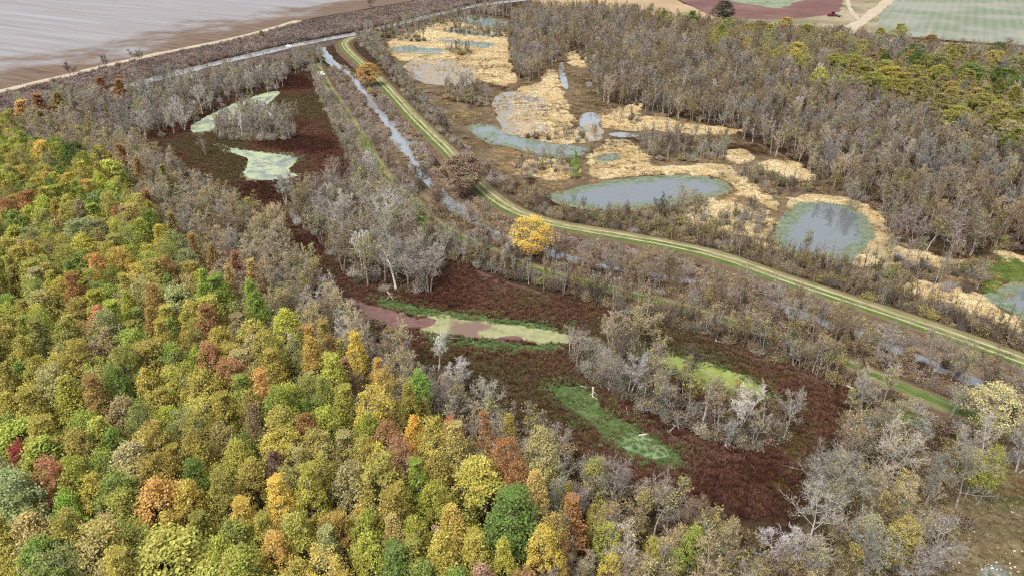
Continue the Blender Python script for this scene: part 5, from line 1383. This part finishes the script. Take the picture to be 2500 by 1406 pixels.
# pale stones at the bottom right
rng = np.random.default_rng(77)
def stone_mesh():
    v = np.array([(math.cos(a) * r, math.sin(a) * r, z) for z, r in ((0, .9), (.35, 1.0), (.75, .6)) for a in np.arange(6) * 1.047]) * [1, .8, .7]
    v += rng.normal(size=v.shape) * 0.08
    f = [(j * 6 + i, j * 6 + (i + 1) % 6, j * 6 + 6 + (i + 1) % 6, j * 6 + 6 + i) for j in range(2) for i in range(6)] + [(12, 13, 14, 15, 16, 17)]
    return v, f
V, F = [], []
for i in range(60):
    px, py = (rng.uniform(2260, 2500), rng.uniform(1290, 1420)) if i > 25 else (rng.uniform(2350, 2490), rng.uniform(1370, 1420))
    p = unproject(px, py)
    v, f = stone_mesh()
    b = sum(len(q) for q in V)
    V.append(v * rng.uniform(.08, .2) + [p[0], p[1], 0.19])
    F += [tuple(b + q for q in t) for t in f]
link('pale_stones', new_mesh('pale_stones', np.vstack(V), F, [plain('pale_stone', lin(214, 206, 190), 0.9)]), kind='stuff', label='scattered pale stones on the bottom right clearing', category='stones')

# ------------------------------------------------------------------ vehicles
WHITE, BLACK, GLASS, TYRE, RED, STEEL = plain('white_paint', lin(236, 236, 232), .35), plain('black_trim', lin(30, 30, 32), .6), plain('dark_glass', lin(26, 32, 36), .12), plain('tyre', lin(26, 26, 26), .9), plain('red_paint', lin(150, 40, 44), .45), plain('dull_steel', lin(92, 88, 96), .6)
def wheel(parent, x, y, r, w, mat=TYRE):
    o = MB().tube([(x, y - w / 2, r), (x, y + w / 2, r)], [r, r], 16).build('wheel', mat, parent)
    MB().tube([(x, y - w / 2 - .02, r), (x, y + w / 2 + .02, r)], [r * .5, r * .5], 10).build('rim', STEEL, o)
p = unproject(786, 189)
d = LV2[3] - LV2[0]
tk = thing('pickup_truck', 'white pickup truck parked on the grassy levee beside the ditch', 'pickup', (float(p[0]), float(p[1]), float(ground_z(p)[0]) + .02), math.atan2(d[1], d[0]) + .25)
body = MB().box((0, 0, .72), (5.4, 1.9, .55)).box((1.85, 0, 1.08), (1.6, 1.82, .22), taper=.94)
body.box((-1.75, .88, 1.15), (1.8, .1, .36)).box((-1.75, -.88, 1.15), (1.8, .1, .36)).box((-2.63, 0, 1.15), (.1, 1.86, .36))
body.build('body', WHITE, tk)
MB().box((.15, 0, 1.66), (2.1, 1.7, .12), taper=.9).box((.1, 0, 1.1), (2.0, 1.84, .22)).build('cab', WHITE, tk)
MB().box((.12, 0, 1.4), (2.3, 1.76, .44), taper=.84).build('windows', GLASS, tk)
MB().box((2.72, 0, .6), (.12, 1.9, .26)).build('bumper', BLACK, tk)
for sx in (-1.65, 1.75):
    for sy in (-.86, .86):
        wheel(tk, sx, sy, .4, .28)
p = unproject(2031, 41)
tr = thing('tractor', 'red tractor with wide grey implement standing between the far fields', 'tractor', (float(p[0]), float(p[1]), .05), math.radians(188))
MB().box((1.5, 0, 1.7), (2.6, 1.2, 1.0), taper=.9).box((-.4, 0, 1.3), (3.0, 1.3, .8)).build('hood', RED, tr)
cb = MB().box((-.6, 0, 3.32), (1.9, 1.9, .2)).build('cab_roof', RED, tr)
MB().box((-.6, 0, 2.5), (1.7, 1.7, 1.5), taper=.92).build('cab', GLASS, tr)
MB().tube([(1.9, .4, 2.1), (1.9, .4, 3.2)], [.07, .07], 8).build('exhaust', BLACK, tr)
for sx, r in ((2.2, .75), (-.8, 1.05)):
    for sy in (-1.15, 1.15):
        wheel(tr, sx, sy, r, .55)
im = MB()
for yy in np.linspace(-5.2, 5.2, 7):
    im.box((-3.6, yy, .85), (2.6, .18, .22))
im.box((-2.6, 0, .95), (.25, 11, .28)).box((-4.6, 0, .95), (.25, 11, .28)).box((-2.2, 0, 1.0), (1.6, .3, .25))
ib = im.build('implement', STEEL, tr)
for yy in np.linspace(-5.2, 5.2, 14):
    MB().tube([(-3.2, yy - .05, .42), (-3.2, yy + .05, .42)], [.42, .42], 10).build('disc', BLACK, ib)
p = unproject(705, 114)
bt = thing('small_boat', 'small white boat lying in the far canal', 'boat', (float(p[0]), float(p[1]), .1), math.radians(-20))
hv = [(-1.7, .6, 0), (-1.7, -.6, 0), (.6, -.7, 0), (1.9, 0, .1), (.6, .7, 0), (-1.7, .75, .55), (-1.7, -.75, .55), (.6, -.85, .6), (2.1, 0, .75), (.6, .85, .6)]
link('hull', new_mesh('hull', hv, [(4, 3, 2, 1, 0)] + [(i, (i + 1) % 5, 5 + (i + 1) % 5, 5 + i) for i in range(5)], [WHITE]), bt)
MB().box((-.6, 0, .4), (.3, 1.3, .06)).box((.5, 0, .42), (.3, 1.4, .06)).build('bench', WHITE, bt)
